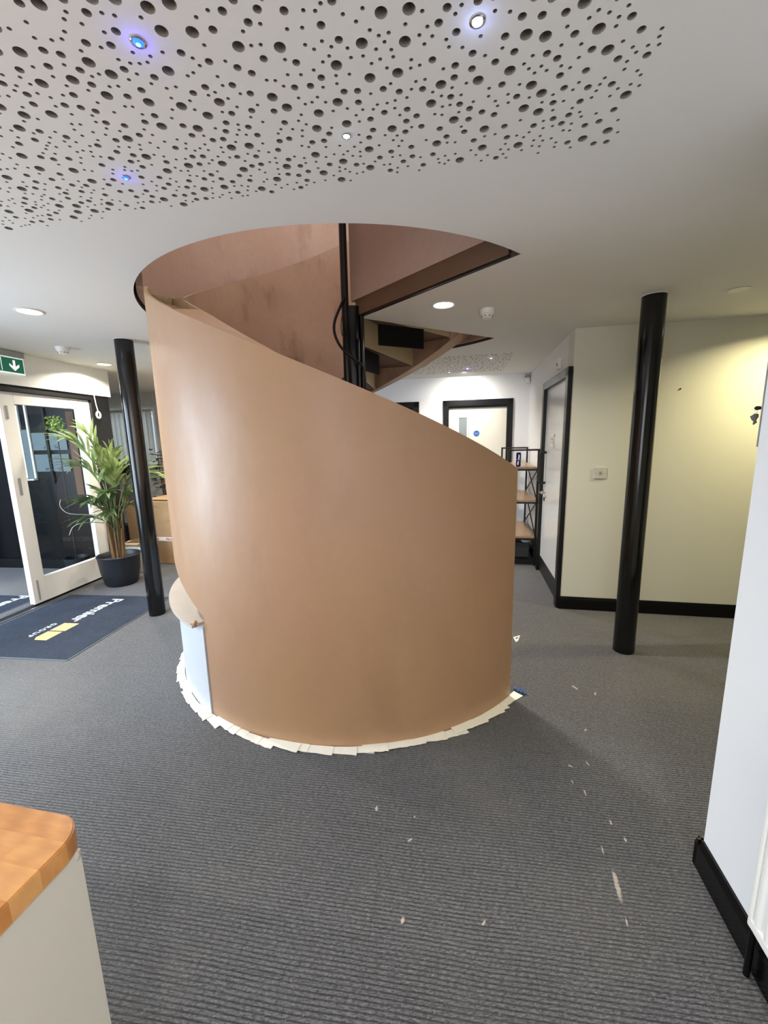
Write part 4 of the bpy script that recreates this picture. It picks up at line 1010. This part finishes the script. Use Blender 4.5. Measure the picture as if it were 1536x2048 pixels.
star(1.088, 5.398, 'star_violet', 'star_white', 'violet star light in the middle of the far drilled ceiling patch', (.3, .2, 1), .12, .014)
l = bpy.data.lights.new('wall_washer', 'SPOT'); l.energy = 60; l.color = (1, .95, .86); l.spot_size = R(165); l.spot_blend = 1; l.shadow_soft_size = .03
t = thing('spot_downlight', 'small recessed spot close to the far wall, above the cream door', 'ceiling light', (1.10, 5.66, H))
bm = bmesh.new(); lathe(bm, [(.03, 0), (.038, -.003), (.03, -.005), (.024, -.002), (0, -.002)], (1.10, 5.66, H), 24); part('trim_ring', 'white_plastic', bm, t, smooth=True)
o = bpy.data.objects.new('spot_lamp', l); COL.objects.link(o); o.location = (1.10, 5.66, H-.02); o.rotation_euler = (R(25), 0, A); o.parent = t; o.matrix_parent_inverse = t.matrix_world.inverted()
def smoke(x, y, label):
    t = thing('smoke_detector', label, 'smoke detector', (x, y, H))
    bm = bmesh.new(); lathe(bm, [(0, 0), (.052, 0), (.052, -.010), (.050, -.013), (.047, -.030), (.040, -.036)], (x, y, H-.0005), 40); part('base', 'white_plastic', bm, t, smooth=True)
    bm = bmesh.new(); lathe(bm, [(.040, -.034), (.036, -.046), (.030, -.056), (.012, -.060), (0, -.060)], (x, y, H), 40)
    part('cap', 'white_plastic', bm, t, smooth=True)
    for k in range(8):
        a = k*PI/4+.2; bm = bmesh.new(); fr = frame((x, y, H), (math.cos(a), math.sin(a), 0)); box(bm, (.0355, 0, -.0465), (.006, .014, .007), fr); part('vent', 'grey_plastic', bm, t)
smoke(.728, 2.975, 'white smoke detector beside the lit downlight right of the stair')
smoke(-2.784, 3.80, 'white smoke detector on the ceiling near the exit sign')

# ------------------------------------------------------------------ scraps on the floor
bm = bmesh.new(); bmesh.ops.create_grid(bm, x_segments=10, y_segments=7, size=1)
for v in bm.verts:
    x, y = v.co.x, v.co.y; v.co = Vector((.812+x*.034*(1-.25*abs(y)), 2.29+y*.02-x*.022, .004+.012*abs(math.sin(5*x+3*y))+.004*random.random()))
r_ = bmesh.ops.extrude_face_region(bm, geom=bm.faces[:]); bmesh.ops.translate(bm, verts=[g for g in r_['geom'] if isinstance(g, bmesh.types.BMVert)], vec=(0, 0, .001))
tag(link('cloth_scrap', bm, 'blue_cloth', smooth=True), 'crumpled blue scrap on the carpet at the right foot of the stair wall', 'rag')
bm = bmesh.new(); P = [(.99, 2.99), (1.055, 3.02), (1.01, 2.93), (.985, 2.91)]
f = bm.faces.new([bm.verts.new((x, y, .002)) for x, y in P]); q = bmesh.ops.extrude_face_region(bm, geom=[f]); bmesh.ops.translate(bm, verts=[g for g in q['geom'] if isinstance(g, bmesh.types.BMVert)], vec=(0, 0, .001))
po_ = link('paper_scrap', bm, 'white_plastic'); tag(po_, 'white paper scrap on the carpet just right of the stair wall', 'paper')
bm = bmesh.new(); poly(bm, Matrix.Identity(4), [(1.0, 2.975), (1.035, 2.993), (1.008, 2.955)], .0032); part('print', 'dark_ink', bm, po_)

# ------------------------------------------------------------------ light
w = bpy.data.worlds.new('sky'); S.world = w; w.use_nodes = True; nt = w.node_tree; bg = nt.nodes['Background']
sk = nt.nodes.new('ShaderNodeTexSky'); sk.sky_type = 'HOSEK_WILKIE'; sk.turbidity = 4; sk.sun_direction = Vector((.3, .5, .8)).normalized()
mx = nt.nodes.new('ShaderNodeMix'); mx.data_type = 'RGBA'; mx.inputs[0].default_value = .65; mx.inputs[7].default_value = (.72, .84, 1, 1)
nt.links.new(sk.outputs[0], mx.inputs[6]); nt.links.new(mx.outputs[2], bg.inputs[0]); bg.inputs[1].default_value = 1.2
def area(name, loc, look, sx, sy, e, col, spread=PI):
    l = bpy.data.lights.new(name, 'AREA'); l.shape = 'RECTANGLE'; l.size = sx; l.size_y = sy; l.energy = e; l.color = col; l.spread = spread
    o = bpy.data.objects.new(name, l); COL.objects.link(o); o.location = loc; d = Vector(look)-Vector(loc); o.rotation_euler = d.to_track_quat('-Z', 'Y').to_euler(); return o
area('daylight_window', FLp(-2.5, 1.3, .30), FLp(-2.5, 1.0, -2), 2.0, 1.9, 135, (.70, .82, 1))
area('daylight_lobby', FLp(-2.0, 1.5, 1.3), FLp(.2, .6, .4), 1.6, 1.9, 190, (.66, .80, 1))
area('daylight_blinds', FB @ Vector(((w0+w1)/2, .5, 1.7)), FB @ Vector(((w0+w1)/2, -1, 1.5)), 1.7, 1.0, 42, (.85, .92, 1))
area('upper_ceiling_lamp', (-.2, 3.0, 4.95), (-.2, 3.0, 0), .6, .6, 62, (1, .93, .86))
area('rear_fill', (-1.0, -2.4, 1.5), (-.3, 3, 1.1), 3.2, 1.6, 60, (.95, .96, 1))  # added fill lamp in front of the solid rear wall, no window there

# ------------------------------------------------------------------ camera
F, P_, RL, HC = 821.5, .1764, -.0211, 1.552
fw = Vector((0, math.cos(P_), -math.sin(P_))); up0 = Vector((0, math.sin(P_), math.cos(P_))); rt0 = Vector((1, 0, 0))
rt = rt0*math.cos(RL)+up0*math.sin(RL); up = up0*math.cos(RL)-rt0*math.sin(RL)
cam = bpy.data.cameras.new('camera'); co = bpy.data.objects.new('camera', cam); COL.objects.link(co)
mm = Matrix.Identity(4)
for i in range(3): mm[i][0], mm[i][1], mm[i][2] = rt[i], up[i], -fw[i]
mm[2][3] = HC; co.matrix_world = mm
cam.sensor_fit = 'VERTICAL'; cam.sensor_height = 24; cam.lens = 24*F/2048; cam.clip_start = .02
S.camera = co
vs_ = S.view_settings; vs_.view_transform = 'Standard'; vs_.look = 'None'; vs_.exposure = 0; vs_.gamma = 1; vs_.use_curve_mapping = False
